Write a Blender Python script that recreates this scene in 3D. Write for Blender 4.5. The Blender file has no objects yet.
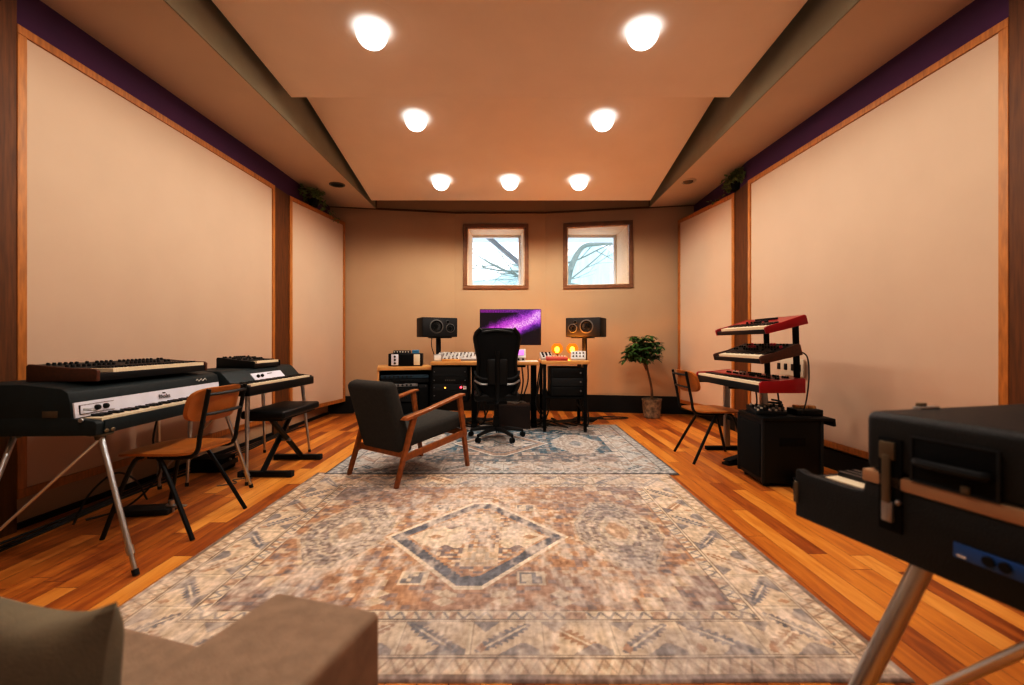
import bpy, bmesh, math, random
import numpy as np
from mathutils import Vector, Matrix
random.seed(7)
rng = np.random.RandomState(5)
C = bpy.context.scene.collection
R = math.radians
PI = math.pi

# ------------------------------------------------------------------ materials
MATS = {}
def mat(name, col, rough=.6, metal=0., var=.12, scale=8., bump=0., bscale=60., stretch=(1,1,1), spec=.5, emit=None, estr=0., coat=0.):
    """principled material whose colour and relief come from procedural noise"""
    if name in MATS: return MATS[name]
    m = bpy.data.materials.new(name); m.use_nodes = True
    nt = m.node_tree; N = nt.nodes; L = nt.links
    b = N['Principled BSDF']
    tc = N.new('ShaderNodeTexCoord'); mp = N.new('ShaderNodeMapping')
    mp.inputs['Scale'].default_value = stretch
    L.new(tc.outputs['Object'], mp.inputs['Vector'])
    nz = N.new('ShaderNodeTexNoise'); nz.inputs['Scale'].default_value = scale; nz.inputs['Detail'].default_value = 5
    L.new(mp.outputs['Vector'], nz.inputs['Vector'])
    rp = N.new('ShaderNodeValToRGB')
    rp.color_ramp.elements[0].position = .3; rp.color_ramp.elements[1].position = .7
    rp.color_ramp.elements[0].color = tuple(max(0, c*(1-var)) for c in col)+(1,)
    rp.color_ramp.elements[1].color = tuple(min(1, c*(1+var)) for c in col)+(1,)
    L.new(nz.outputs['Fac'], rp.inputs['Fac']); L.new(rp.outputs['Color'], b.inputs['Base Color'])
    b.inputs['Roughness'].default_value = rough; b.inputs['Metallic'].default_value = metal
    b.inputs['Specular IOR Level'].default_value = spec
    b.inputs['Coat Weight'].default_value = coat
    if bump > 0:
        n2 = N.new('ShaderNodeTexNoise'); n2.inputs['Scale'].default_value = bscale; n2.inputs['Detail'].default_value = 3
        L.new(mp.outputs['Vector'], n2.inputs['Vector'])
        bp = N.new('ShaderNodeBump'); bp.inputs['Strength'].default_value = bump; bp.inputs['Distance'].default_value = .004
        L.new(n2.outputs['Fac'], bp.inputs['Height']); L.new(bp.outputs['Normal'], b.inputs['Normal'])
    if emit:
        b.inputs['Emission Color'].default_value = emit+(1,); b.inputs['Emission Strength'].default_value = estr
    MATS[name] = m; return m

def srgb(r, g, b):
    f = lambda c: (c/255/12.92) if c/255 <= .04045 else ((c/255+.055)/1.055)**2.4
    return (f(r), f(g), f(b))

WALL   = mat('beige plaster', srgb(180,152,122), .85, var=.03, scale=2, bump=.05, bscale=150)
FABRIC = mat('stretched panel cloth', srgb(200,174,152), .95, var=.02, scale=3, bump=.15, bscale=500)
CLOUD  = mat('ceiling cloth', srgb(236,222,206), .93, var=.02, scale=3, bump=.08, bscale=400)
CEIL   = mat('grey ceiling paint', srgb(178,168,145), .9, var=.04, scale=3)
SOFF   = mat('soffit paint', srgb(204,186,164), .9, var=.03, scale=2)
PURP   = mat('deep purple paint', srgb(74,28,74), .8, var=.08, scale=3)
FRAMEW = mat('orange stained wood frame', srgb(172,112,48), .45, var=.25, scale=14, stretch=(4,4,.6), coat=.1)
POSTW  = mat('dark brown wood post', srgb(98,60,26), .55, var=.3, scale=10, stretch=(6,6,.5), spec=.3)
REVEAL = mat('shaded olive grey reveal', srgb(150,146,124), .9, var=.03)  # darker tone holds the shade of the unlit recess faces
TRIMW  = mat('brown wood trim', srgb(120,78,42), .5, var=.2, scale=10)
BLKBASE= mat('black baseboard', srgb(24,20,17), .7, var=.2, spec=.2)
PALEW  = mat('pale reveal board', srgb(234,206,176), .7, var=.12, scale=9, stretch=(1,6,6))
WHITE  = mat('white painted sash', srgb(225,230,235), .5, var=.03)
TOLEX  = mat('blue black tolex', srgb(22,34,36), .5, var=.2, scale=30, bump=.4, bscale=350, spec=.35)
TOLEX2 = mat('black tolex', srgb(22,21,19), .5, var=.2, scale=30, bump=.5, bscale=300, spec=.35)
BLACK  = mat('satin black', srgb(10,10,10), .45, var=.2, spec=.3)
BLACKM = mat('matt black', srgb(7,7,7), .8, var=.2, spec=.2)
DARKG  = mat('dark grey plastic', srgb(32,33,34), .5, var=.1, spec=.3)
CHROME = mat('chrome tube', srgb(205,212,218), .3, 1., var=.05)
STEEL  = mat('brushed steel', srgb(165,165,165), .4, .8, var=.1, stretch=(1,30,1))
SILVER = mat('silver control panel', srgb(222,222,232), .4, .0, var=.05)
IVORY  = mat('ivory keys', srgb(232,214,186), .35, var=.04)
KEYBLK = mat('black keys', srgb(18,18,20), .3, var=.1)
WCHEEK = mat('walnut end cheek', srgb(82,44,24), .5, var=.25, scale=12, stretch=(1,8,8))
RED    = mat('red lacquer', srgb(150,12,24), .35, var=.06, coat=.2)
DPANEL = mat('dark synth panel', srgb(20,23,23), .5, var=.1, spec=.3)
PINKK  = mat('pink knob', srgb(214,50,90), .4, var=.05)
CREAMK = mat('cream knob', srgb(222,214,200), .4, var=.05)
TAN    = mat('tan vinyl', srgb(178,110,40), .42, var=.12, scale=10, bump=.15, bscale=200)
BLKTUBE= mat('black enamel tube', srgb(12,11,10), .4, var=.1, spec=.3)
ARMWOOD= mat('teak wood', srgb(150,88,34), .42, var=.25, scale=9, stretch=(3,3,3), coat=.15)
CHARC  = mat('charcoal upholstery', srgb(56,54,49), .95, var=.12, scale=40, bump=.5, bscale=420)
SOFA   = mat('taupe upholstery', srgb(152,130,110), .97, var=.12, scale=30, bump=.6, bscale=380)
PILLOW = mat('grey green velvet', srgb(122,112,92), .9, var=.25, scale=6, bump=.4, bscale=250)
DESKW  = mat('honey oak desk', srgb(214,160,98), .45, var=.12, scale=8, stretch=(1,8,8), coat=.1)
LEATHER= mat('black leather', srgb(12,12,11), .42, var=.15, bump=.25, bscale=140, spec=.35)
MESHB  = mat('black mesh', srgb(13,13,13), .8, var=.3, scale=90, spec=.25)
LEAF   = mat('green leaf', srgb(60,92,38), .5, var=.35, scale=6)
LEAF2  = mat('trailing leaf', srgb(112,132,74), .55, var=.35, scale=6)
BARK   = mat('bark', srgb(92,70,46), .85, var=.25, scale=20, bump=.4)
POT    = mat('patterned ceramic', srgb(132,118,98), .5, var=.6, scale=22)
CABLE  = mat('black cable', srgb(20,19,18), .5, var=.1)
CABLEG = mat('grey cable', srgb(120,110,98), .5, var=.1)
RUBBER = mat('rubber', srgb(15,15,15), .8, var=.1)
BLUE   = mat('blue jack plate', srgb(36,84,150), .4, var=.08)
BLUEP  = mat('blue plastic', srgb(70,140,180), .4, var=.05)
TANBAND= mat('tan aluminium band', srgb(172,138,104), .5, .15, var=.08)
BROWNM = mat('aged brass', srgb(110,98,76), .45, .6, var=.2)
GREYG  = mat('pale grey plastic', srgb(178,172,166), .5, var=.08)
PAPER  = mat('white paper', srgb(235,232,226), .7, var=.02)
OUTLET = mat('outlet plate', srgb(196,184,164), .5, var=.03)
HILL   = mat('haze paled hillside', srgb(196,222,220), 1., var=.12, scale=.5, stretch=(6,1,1))  # paleness is overexposed haze put into the colour
OUTB   = mat('grey tree bark', srgb(134,144,136), .9, var=.2)
EAVE   = mat('pale eave board', srgb(220,228,236), .8, var=.04)
OUTGND   = mat('pale ground', srgb(226,232,230), .95, var=.05)  # ground colour paled for the same overexposed haze

# ------------------------------------------------------------------ mesh helpers
class MB:
    def __init__(s): s.bm = bmesh.new()
    def _merge(s, t, M=None):
        if M is not None: bmesh.ops.transform(t, matrix=M, verts=t.verts)
        me = bpy.data.meshes.new('t'); t.to_mesh(me); t.free(); s.bm.from_mesh(me); bpy.data.meshes.remove(me)
        return s
    def box(s, c, d, bev=0., seg=2, rot=None):
        t = bmesh.new(); bmesh.ops.create_cube(t, size=1)
        bmesh.ops.scale(t, vec=d, verts=t.verts)
        if bev > 0: bmesh.ops.bevel(t, geom=list(t.edges), offset=min(bev, min(d)*.49), segments=seg, profile=.5, affect='EDGES')
        M = Matrix.Translation(c)
        if rot is not None:
            M = M @ (Matrix.Rotation(rot[2], 4, 'Z') @ Matrix.Rotation(rot[1], 4, 'Y') @ Matrix.Rotation(rot[0], 4, 'X'))
        return s._merge(t, M)
    def b2(s, a, b, bev=0., seg=2):
        return s.box([(a[i]+b[i])/2 for i in range(3)], [abs(b[i]-a[i]) for i in range(3)], bev, seg)
    def prism(s, prof, ax, a, b, bev=0.):
        t = bmesh.new()
        def P(p, w):
            return {'x': (w, p[0], p[1]), 'y': (p[0], w, p[1]), 'z': (p[0], p[1], w)}[ax]
        v0 = [t.verts.new(P(p, a)) for p in prof]; v1 = [t.verts.new(P(p, b)) for p in prof]
        n = len(prof)
        t.faces.new(v0); t.faces.new(v1)
        for i in range(n): t.faces.new((v0[i], v0[(i+1) % n], v1[(i+1) % n], v1[i]))
        bmesh.ops.recalc_face_normals(t, faces=t.faces)
        if bev > 0: bmesh.ops.bevel(t, geom=list(t.edges), offset=bev, segments=2, profile=.5, affect='EDGES')
        return s._merge(t)
    def quad(s, pts):
        vs = [s.bm.verts.new(p) for p in pts]; s.bm.faces.new(vs); return s
    def cyl(s, p0, p1, r0, r1=None, seg=16):
        if r1 is None: r1 = r0
        p0 = Vector(p0); p1 = Vector(p1); d = p1-p0
        t = bmesh.new(); bmesh.ops.create_cone(t, cap_ends=True, segments=seg, radius1=r0, radius2=r1, depth=d.length)
        q = Vector((0, 0, 1)).rotation_difference(d)
        return s._merge(t, Matrix.Translation((p0+p1)/2) @ q.to_matrix().to_4x4())
    def tube(s, pts, r, seg=8, smooth=4, rs=None):
        P = [Vector(p) for p in pts]
        if smooth > 1 and len(P) > 2:
            Q = []; RR = []
            for i in range(len(P)-1):
                a = P[max(i-1, 0)]; b = P[i]; c = P[i+1]; d = P[min(i+2, len(P)-1)]
                for k in range(smooth):
                    u = k/smooth
                    Q.append(.5*((2*b)+(c-a)*u+(2*a-5*b+4*c-d)*u*u+(3*b-a-3*c+d)*u**3))
                    if rs: RR.append(rs[i]*(1-u)+rs[i+1]*u)
            Q.append(P[-1]); P = Q
            if rs: RR.append(rs[-1]); rs = RR
        t = s.bm; rings = []
        prev = None
        for i, p in enumerate(P):
            d = (P[min(i+1, len(P)-1)]-P[max(i-1, 0)]).normalized()
            if prev is None:
                up = Vector((0, 0, 1)) if abs(d.z) < .9 else Vector((1, 0, 0))
                x = d.cross(up).normalized()
            else:
                x = (prev-d*prev.dot(d)).normalized()
            prev = x; y = d.cross(x)
            rr = rs[i] if rs else r
            rings.append([t.verts.new(p+(x*math.cos(2*PI*k/seg)+y*math.sin(2*PI*k/seg))*rr) for k in range(seg)])
        for a, b in zip(rings[:-1], rings[1:]):
            for k in range(seg): t.faces.new((a[k], a[(k+1) % seg], b[(k+1) % seg], b[k]))
        t.faces.new(rings[0][::-1]); t.faces.new(rings[-1])
        return s
    def lathe(s, prof, c=(0, 0, 0), seg=28):
        t = bmesh.new(); rings = []
        for r, z in prof:
            rings.append([t.verts.new((c[0]+r*math.cos(2*PI*k/seg), c[1]+r*math.sin(2*PI*k/seg), c[2]+z)) for k in range(seg)])
        for a, b in zip(rings[:-1], rings[1:]):
            for k in range(seg): t.faces.new((a[k], a[(k+1) % seg], b[(k+1) % seg], b[k]))
        t.faces.new(rings[0][::-1]); t.faces.new(rings[-1])
        bmesh.ops.recalc_face_normals(t, faces=t.faces)
        return s._merge(t)
    def sph(s, c, r, sc=(1, 1, 1), seg=16):
        t = bmesh.new(); bmesh.ops.create_uvsphere(t, u_segments=seg, v_segments=seg//2, radius=r)
        return s._merge(t, Matrix.Translation(c) @ Matrix.Diagonal((*sc, 1)))
    def build(s, name, m, parent=None, smooth=True, loc=None, recalc=True):
        if recalc: bmesh.ops.recalc_face_normals(s.bm, faces=s.bm.faces)
        me = bpy.data.meshes.new(name); s.bm.to_mesh(me); s.bm.free()
        me.materials.append(m)
        if smooth:
            me.polygons.foreach_set('use_smooth', [True]*len(me.polygons)); me.set_sharp_from_angle(angle=R(38))
        o = bpy.data.objects.new(name, me); C.objects.link(o)
        if parent: o.parent = parent
        if loc: o.location = loc
        return o

def thing(name, label, cat, loc=(0, 0, 0), rotz=0., group=None, rx=0.):
    o = bpy.data.objects.new(name, None); C.objects.link(o); o.empty_display_size = .1
    o.location = loc; o.rotation_euler = (rx, 0, rotz); o['label'] = label; o['category'] = cat
    if group: o['group'] = group
    return o
def tag(o, label, cat, group=None, kind=None):
    o['label'] = label; o['category'] = cat
    if group: o['group'] = group
    if kind: o['kind'] = kind
    return o
def struct(o, label=None, cat='room'):
    o['kind'] = 'structure'
    if label: o['label'] = label; o['category'] = cat
    return o
def copy_tree(o, parent=None, **kw):
    c = o.copy(); C.objects.link(c)
    if parent: c.parent = parent
    for ch in list(o.children): copy_tree(ch, c)
    return c
def inst(src, name, parent, loc):
    c = src.copy(); c.name = name; C.objects.link(c); c.parent = parent; c.location = loc; return c
def text_obj(name, body, size, m, parent, M, ext=.0006, shear=0.):
    cu = bpy.data.curves.new('txt', 'FONT'); cu.body = body; cu.size = size; cu.extrude = ext; cu.align_x = 'CENTER'; cu.align_y = 'CENTER'; cu.shear = shear
    o = bpy.data.objects.new('txt', cu); C.objects.link(o)
    dg = bpy.context.evaluated_depsgraph_get(); me = bpy.data.meshes.new_from_object(o.evaluated_get(dg))
    bpy.data.objects.remove(o); bpy.data.curves.remove(cu)
    me.materials.clear(); me.materials.append(m)
    me.transform(M)
    q = bpy.data.objects.new(name, me); C.objects.link(q); q.parent = parent; return q

# ------------------------------------------------------------------ room
HS = 3.056          # soffit height
HC = 3.78           # true ceiling
PT, PB = 2.82, .18  # panel top / bottom
LW = [(-2.82, -2.3), (-2.79, 2.4), (-2.71, 5.2), (-2.70, 7.3)]
RW = [(2.77, -2.3), (2.74, 2.4), (2.62, 5.1), (2.66, 5.45), (2.68, 7.3)]
BW = [(-2.72, 6.782), (-.885, 7.12), (.515, 7.12), (2.70, 6.711)]

def floor_material():
    m = bpy.data.materials.new('orange timber floorboards'); m.use_nodes = True
    nt = m.node_tree; N = nt.nodes; L = nt.links; b = N['Principled BSDF']
    tc = N.new('ShaderNodeTexCoord'); sp = N.new('ShaderNodeSeparateXYZ'); L.new(tc.outputs['Object'], sp.inputs[0])
    def mth(op, a, bv=None, c=None):
        n = N.new('ShaderNodeMath'); n.operation = op
        for i, v in enumerate((a, bv, c)):
            if v is None: continue
            if isinstance(v, (int, float)): n.inputs[i].default_value = v
            else: L.new(v, n.inputs[i])
        return n.outputs[0]
    W = .098
    xr = mth('DIVIDE', sp.outputs['X'], W); row = mth('FLOOR', xr)
    wn = N.new('ShaderNodeTexWhiteNoise'); wn.noise_dimensions = '1D'; L.new(row, wn.inputs['W'])
    yy = mth('ADD', mth('DIVIDE', sp.outputs['Y'], 1.15), mth('MULTIPLY', wn.outputs['Value'], 7.3))
    col = mth('FLOOR', yy)
    cb = N.new('ShaderNodeCombineXYZ'); L.new(row, cb.inputs[0]); L.new(col, cb.inputs[1])
    w2 = N.new('ShaderNodeTexWhiteNoise'); w2.noise_dimensions = '2D'; L.new(cb.outputs[0], w2.inputs['Vector'])
    mp = N.new('ShaderNodeMapping'); mp.inputs['Scale'].default_value = (16, 1.6, 1); L.new(tc.outputs['Object'], mp.inputs['Vector'])
    ad = N.new('ShaderNodeVectorMath'); ad.operation = 'ADD'; L.new(mp.outputs[0], ad.inputs[0])
    sc = N.new('ShaderNodeVectorMath'); sc.operation = 'SCALE'; L.new(w2.outputs['Color'], sc.inputs[0]); sc.inputs['Scale'].default_value = 30
    L.new(sc.outputs[0], ad.inputs[1])
    nz = N.new('ShaderNodeTexNoise'); nz.inputs['Scale'].default_value = 1.6; nz.inputs['Detail'].default_value = 6; nz.inputs['Distortion'].default_value = 1.1
    L.new(ad.outputs[0], nz.inputs['Vector'])
    f = mth('ADD', mth('MULTIPLY', w2.outputs['Value'], .55), mth('MULTIPLY', nz.outputs['Fac'], .62))
    rp = N.new('ShaderNodeValToRGB'); e = rp.color_ramp.elements
    e[0].position = .18; e[0].color = srgb(118, 58, 20)+(1,)
    e[1].position = .92; e[1].color = srgb(240, 170, 86)+(1,)
    for p, c in ((.36, (164, 92, 34)), (.56, (202, 126, 48)), (.74, (222, 146, 60))):
        x = e.new(p); x.color = srgb(*c)+(1,)
    L.new(f, rp.inputs['Fac'])
    fx = mth('FRACT', xr); fy = mth('FRACT', yy)
    gx = mth('LESS_THAN', fx, .02); gy = mth('LESS_THAN', fy, .003)
    g = mth('MAXIMUM', gx, gy)
    mx = N.new('ShaderNodeMix'); mx.data_type = 'RGBA'; L.new(g, mx.inputs[0]); L.new(rp.outputs[0], mx.inputs[6]); mx.inputs[7].default_value = srgb(84, 40, 18)+(1,)
    L.new(mx.outputs[2], b.inputs['Base Color'])
    rr = N.new('ShaderNodeMapRange'); L.new(nz.outputs['Fac'], rr.inputs[0]); rr.inputs[3].default_value = .3; rr.inputs[4].default_value = .5
    L.new(rr.outputs[0], b.inputs['Roughness'])
    bp = N.new('ShaderNodeBump'); bp.inputs['Strength'].default_value = .25; bp.inputs['Distance'].default_value = .002
    L.new(mth('SUBTRACT', nz.outputs['Fac'], g), bp.inputs['Height']); L.new(bp.outputs[0], b.inputs['Normal'])
    return m

struct(MB().b2((-3.0, -2.4, -.05), (3.0, 7.4, 0)).build('floor', floor_material()))
struct(MB().b2((-3.0, -2.4, HC), (3.0, 7.4, HC+.05)).build('ceiling', CEIL))
# side walls with thickness
for nm, pl, sgn in (('wall_left', LW, -1), ('wall_right', RW, 1)):
    prof = list(pl)+[(p[0]+sgn*.15, p[1]) for p in reversed(pl)]
    struct(MB().prism(prof, 'z', 0, HC).build(nm, WALL, smooth=False))
struct(MB().b2((-3.0, -2.45, 0), (3.0, -2.3, HC)).build('wall_rear', WALL))
# back wall with two openings
def facet(mb, p0, p1, holes):
    L_ = math.dist(p0, p1); ux = (p1[0]-p0[0])/L_; uy = (p1[1]-p0[1])/L_
    P = lambda s, z: (p0[0]+ux*s, p0[1]+uy*s, z)
    ss = sorted({0, L_} | {h[0] for h in holes} | {h[1] for h in holes}); zs = sorted({0, HC} | {h[2] for h in holes} | {h[3] for h in holes})
    for i in range(len(ss)-1):
        for j in range(len(zs)-1):
            sm = (ss[i]+ss[i+1])/2; zm = (zs[j]+zs[j+1])/2
            if any(h[0] < sm < h[1] and h[2] < zm < h[3] for h in holes): continue
            mb.quad([P(ss[i], zs[j]), P(ss[i+1], zs[j]), P(ss[i+1], zs[j+1]), P(ss[i], zs[j+1])])
W1 = (-.741, .242, 1.886, 2.872)
W2 = (.798, 1.796, 1.880, 2.866)
fs = math.dist(BW[2], BW[3]); k2 = fs/(BW[3][0]-BW[2][0])
mb = MB()
facet(mb, BW[0], BW[1], [])
facet(mb, BW[1], BW[2], [(W1[0]+.885, W1[1]+.885, W1[2], W1[3])])
facet(mb, BW[2], BW[3], [((W2[0]-.515)*k2, (W2[1]-.515)*k2, W2[2], W2[3])])
bmesh.ops.remove_doubles(mb.bm, verts=mb.bm.verts, dist=.0005)
struct(mb.build('wall_back', WALL, smooth=False))
def bwy(x):
    for a, b in zip(BW[:-1], BW[1:]):
        if x <= b[0]: return a[1]+(b[1]-a[1])*(x-a[0])/(b[0]-a[0])
    return BW[-1][1]

# side soffits
SX = 2.045
for i, s in enumerate((-1, 1)):
    x0, x1 = sorted((s*SX, s*2.98))
    struct(MB().b2((x0, -2.3, HS), (x1, 7.3, HC)).build('ceiling_soffit_'+('left', 'right')[i], SOFF))
for i, s in enumerate((-1, 1)):
    struct(MB().box((s*(SX-.004), 2.4, (HS+HC)/2+.002), (.012, 9.4, HC-HS), 0).build('trim_%d' % (i+10), REVEAL))  # thin boards added to darken the recess sides by colour
# baseboards
def strip(mb, pl, t, z0, z1):
    """thin board standing along a polyline, t = offset towards the room (signed normal)"""
    n = len(pl); nor = []
    for i in range(n):
        a = Vector(pl[max(i-1, 0)]); b = Vector(pl[min(i+1, n-1)]); d = (b-a).normalized(); nor.append(Vector((-d.y, d.x)))
    prof = [tuple(p) for p in pl]+[(pl[i][0]+nor[i].x*t, pl[i][1]+nor[i].y*t) for i in reversed(range(n))]
    mb.prism(prof, 'z', z0, z1)
mb = MB(); strip(mb, BW, -.03, 0, .255); struct(mb.build('baseboard_back', BLKBASE, smooth=False))
mb = MB(); strip(mb, LW, -.02, 0, .035); struct(mb.build('baseboard_left', BLKBASE, smooth=False))
mb = MB(); strip(mb, RW, .025, 0, .16); struct(mb.build('baseboard_right', BLKBASE, smooth=False))
mb = MB(); strip(mb, BW, -.02, HS-.012, HS+.012); struct(mb.build('trim_1', POSTW, smooth=False))
for i, s in enumerate((-1, 1)):
    struct(MB().box((s*SX, bwy(s*SX)-.03, HS+.26), (.04, .04, .5)).build('trim_%d' % (i+2), POSTW))
# purple band over the panels
mb = MB(); strip(mb, LW[1:], -.015, PT-.02, HS); struct(mb.build('trim_4', PURP, smooth=False))
mb = MB(); strip(mb, RW[1:], .015, PT-.02, HS); struct(mb.build('trim_5', PURP, smooth=False))

# framed cloth panels
def wall_panel(name, label, p0, p1, wallx, group):
    """p0 near end, p1 far end of the front face on plan; solid back to the wall"""
    t = thing(name, label, 'wall panel', (p0[0], p0[1], PB), 0, group)
    p1l = (p1[0]-p0[0], p1[1]-p0[1]); L_ = math.hypot(*p1l); u = (p1l[0]/L_, p1l[1]/L_)
    s = 1 if p0[0] > 0 else -1
    n = (-u[1]*s if True else 0, u[0]*s)      # towards the room
    if n[0]*s > 0: n = (-n[0], -n[1])
    H_ = PT-PB; fw = .05
    def P(a, off, z): return (u[0]*a+n[0]*off, u[1]*a+n[1]*off, z)
    def slab(mb, a0, a1, z0, z1, o0, o1):
        c = P((a0+a1)/2, (o0+o1)/2, (z0+z1)/2); mb.box(c, (a1-a0, abs(o1-o0), z1-z0), .002, 1, rot=(0, 0, math.atan2(u[1], u[0])))
    mb = MB(); slab(mb, fw, L_-fw, fw, H_-fw, -.035, -.006); mb.build('cloth', FABRIC, t)
    mb = MB()
    slab(mb, 0, L_, H_-fw, H_, -.04, .004); slab(mb, 0, L_, 0, fw, -.04, .004)
    slab(mb, 0, fw, fw, H_-fw, -.04, .004); slab(mb, L_-fw, L_, fw, H_-fw, -.04, .004)
    mb.build('frame', FRAMEW, t)
    # carcass that fills the wedge to the wall
    prof = [P(.01, -.042, 0)[:2], P(L_-.004, -.042, 0)[:2], (wallx-p0[0], p1l[1]-.004), (wallx-p0[0], .01)]
    MB().prism(prof, 'z', 0, H_-.002).build('carcass', POSTW, t, smooth=False)
    return t
wall_panel('acoustic_panel', 'long beige cloth wall panel in orange wood frame behind the electric pianos', (-2.744, 2.55), (-2.675, 5.19), -2.80, None)
wall_panel('acoustic_panel', 'narrow beige cloth wall panel beyond the black bench, beside the dark desk corner', (-2.675, 5.536), (-2.459, 6.78), -2.74, None)
wall_panel('acoustic_panel', 'long beige cloth wall panel in orange wood frame behind the red keyboards', (2.70, 2.50), (2.58, 5.03), 2.76, None)
wall_panel('acoustic_panel', 'narrow beige cloth wall panel behind the tan chair and near the potted tree', (2.625, 5.43), (2.408, 6.673), 2.69, None)
struct(MB().prism([(-2.80, 5.19), (-2.685, 5.19), (-2.685, 5.536), (-2.80, 5.536)], 'z', 0, PT).build('trim_6', POSTW))
struct(MB().prism([(2.76, 5.03), (2.59, 5.03), (2.632, 5.43), (2.76, 5.43)], 'z', 0, PT).build('trim_7', POSTW))
struct(MB().prism([(-2.86, 1.75), (-2.74, 1.75), (-2.745, 2.55), (-2.86, 2.55)], 'z', 0, HS).build('trim_8', POSTW))
struct(MB().prism([(2.86, 1.75), (2.69, 1.75), (2.70, 2.50), (2.86, 2.50)], 'z', 0, HS).build('trim_9', POSTW))

# hanging ceiling panels
def cloud(label, y0, z0, y1, z1, w=1.92, name='ceiling_panel'):
    t = thing(name, label, 'ceiling panel', (0, y0, z0))
    MB().prism([(0, 0), (y1-y0, z1-z0), (y1-y0, z1-z0+.06), (0, .06)], 'x', -w-.03, w).build('cloth_panel', CLOUD, t, smooth=False)
    mb = MB()
    for px in (-w+.3, w-.3):
        for fy in (.2, .8):
            yy = (y1-y0)*fy; zz = (z1-z0)*fy+.06; mb.cyl((px, yy, zz), (px, yy, HC-z0), .004, seg=6)
    mb.build('hanger_rods', STEEL, t)
    return t
S_ = 1.029
C1 = lambda y: 1.05+(2.303*S_) - .05*y
C2 = lambda y: 1.05+(3.012*S_) - .177*y
cloud('nearer hanging ceiling panel with the two largest ceiling lights', -1.6, C1(-1.6), 4.065, C1(4.065))
cloud('farther hanging ceiling panel sloping down to the window wall with five lights', 4.02, C2(4.02), 6.38, C2(6.38))

# lights in the panels
GLOW = bpy.data.materials.new('lamp glow with painted halo'); GLOW.use_nodes = True
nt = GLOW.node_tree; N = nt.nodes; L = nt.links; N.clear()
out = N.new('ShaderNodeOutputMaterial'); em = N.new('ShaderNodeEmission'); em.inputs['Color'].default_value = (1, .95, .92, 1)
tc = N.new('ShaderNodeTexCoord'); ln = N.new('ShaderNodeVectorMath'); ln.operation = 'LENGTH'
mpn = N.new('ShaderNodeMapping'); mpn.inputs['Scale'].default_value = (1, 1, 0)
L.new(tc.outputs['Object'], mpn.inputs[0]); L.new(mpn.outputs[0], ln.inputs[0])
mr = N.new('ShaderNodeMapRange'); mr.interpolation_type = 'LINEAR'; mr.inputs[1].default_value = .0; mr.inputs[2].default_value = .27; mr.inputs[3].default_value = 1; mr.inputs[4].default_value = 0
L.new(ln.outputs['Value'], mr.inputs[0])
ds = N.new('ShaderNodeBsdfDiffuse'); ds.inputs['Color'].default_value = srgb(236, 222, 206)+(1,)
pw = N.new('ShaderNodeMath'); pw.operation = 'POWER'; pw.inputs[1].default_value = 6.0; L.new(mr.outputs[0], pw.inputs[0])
ml = N.new('ShaderNodeMath'); ml.operation = 'MULTIPLY'; ml.inputs[1].default_value = 24.0; L.new(pw.outputs[0], ml.inputs[0]); L.new(ml.outputs[0], em.inputs['Strength'])  # emission fades outward, painting a soft halo around each lamp
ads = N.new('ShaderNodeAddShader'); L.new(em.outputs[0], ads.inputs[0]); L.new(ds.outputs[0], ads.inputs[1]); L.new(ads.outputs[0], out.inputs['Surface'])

def ceiling_lamp(x, y, fn, label, group, vis=True, power=40):
    z = fn(y); sl = (fn(y+.1)-fn(y))/.1
    t = thing('ceiling_light', label, 'ceiling light', (x, y, z), 0, group, rx=math.atan(sl))
    if vis:
        MB().lathe([(.27, -.0005), (.27, -.001), (.13, -.003), (.109, -.012), (.112, -.035), (.108, -.06), (.096, -.085), (.078, -.107), (.052, -.123), (.025, -.131), (.003, -.133)], (0, 0, 0), 36).build('dome_and_halo', GLOW, t)  # lamp dome, plus a flat disc added to carry the painted halo
        MB().lathe([(.055, .0), (.055, .09), (.03, .10), (.005, .10)], (0, 0, .0), 24).build('housing', STEEL, t)
    ld = bpy.data.lights.new('lamp', 'SPOT'); ld.energy = power; ld.color = (1, .92, .83); ld.shadow_soft_size = .06; ld.spot_size = R(178); ld.spot_blend = .35
    lo = bpy.data.objects.new('lamp_source', ld); C.objects.link(lo); lo.parent = t; lo.location = (0, 0, -.15)
    return t
G = 'frosted ceiling lights'
PWR = 55
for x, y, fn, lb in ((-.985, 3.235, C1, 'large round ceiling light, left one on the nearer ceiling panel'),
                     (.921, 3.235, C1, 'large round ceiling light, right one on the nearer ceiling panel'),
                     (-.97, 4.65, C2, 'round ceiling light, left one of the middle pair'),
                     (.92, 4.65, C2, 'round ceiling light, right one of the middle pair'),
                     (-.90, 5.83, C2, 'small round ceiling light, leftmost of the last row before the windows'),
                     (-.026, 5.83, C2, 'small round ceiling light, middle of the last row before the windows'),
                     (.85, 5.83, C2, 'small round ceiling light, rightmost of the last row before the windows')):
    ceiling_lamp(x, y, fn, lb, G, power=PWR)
for x in (-.97, .92):
    for y in (1.6, .1):
        ld = bpy.data.lights.new('ceiling_lamp_light', 'SPOT'); ld.energy = PWR*.8; ld.color = (1, .92, .83); ld.shadow_soft_size = .06; ld.spot_size = R(178); ld.spot_blend = .35
        lo = bpy.data.objects.new('lamp_source', ld); C.objects.link(lo); lo.location = (x, y, C1(y)-.06)
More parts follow.
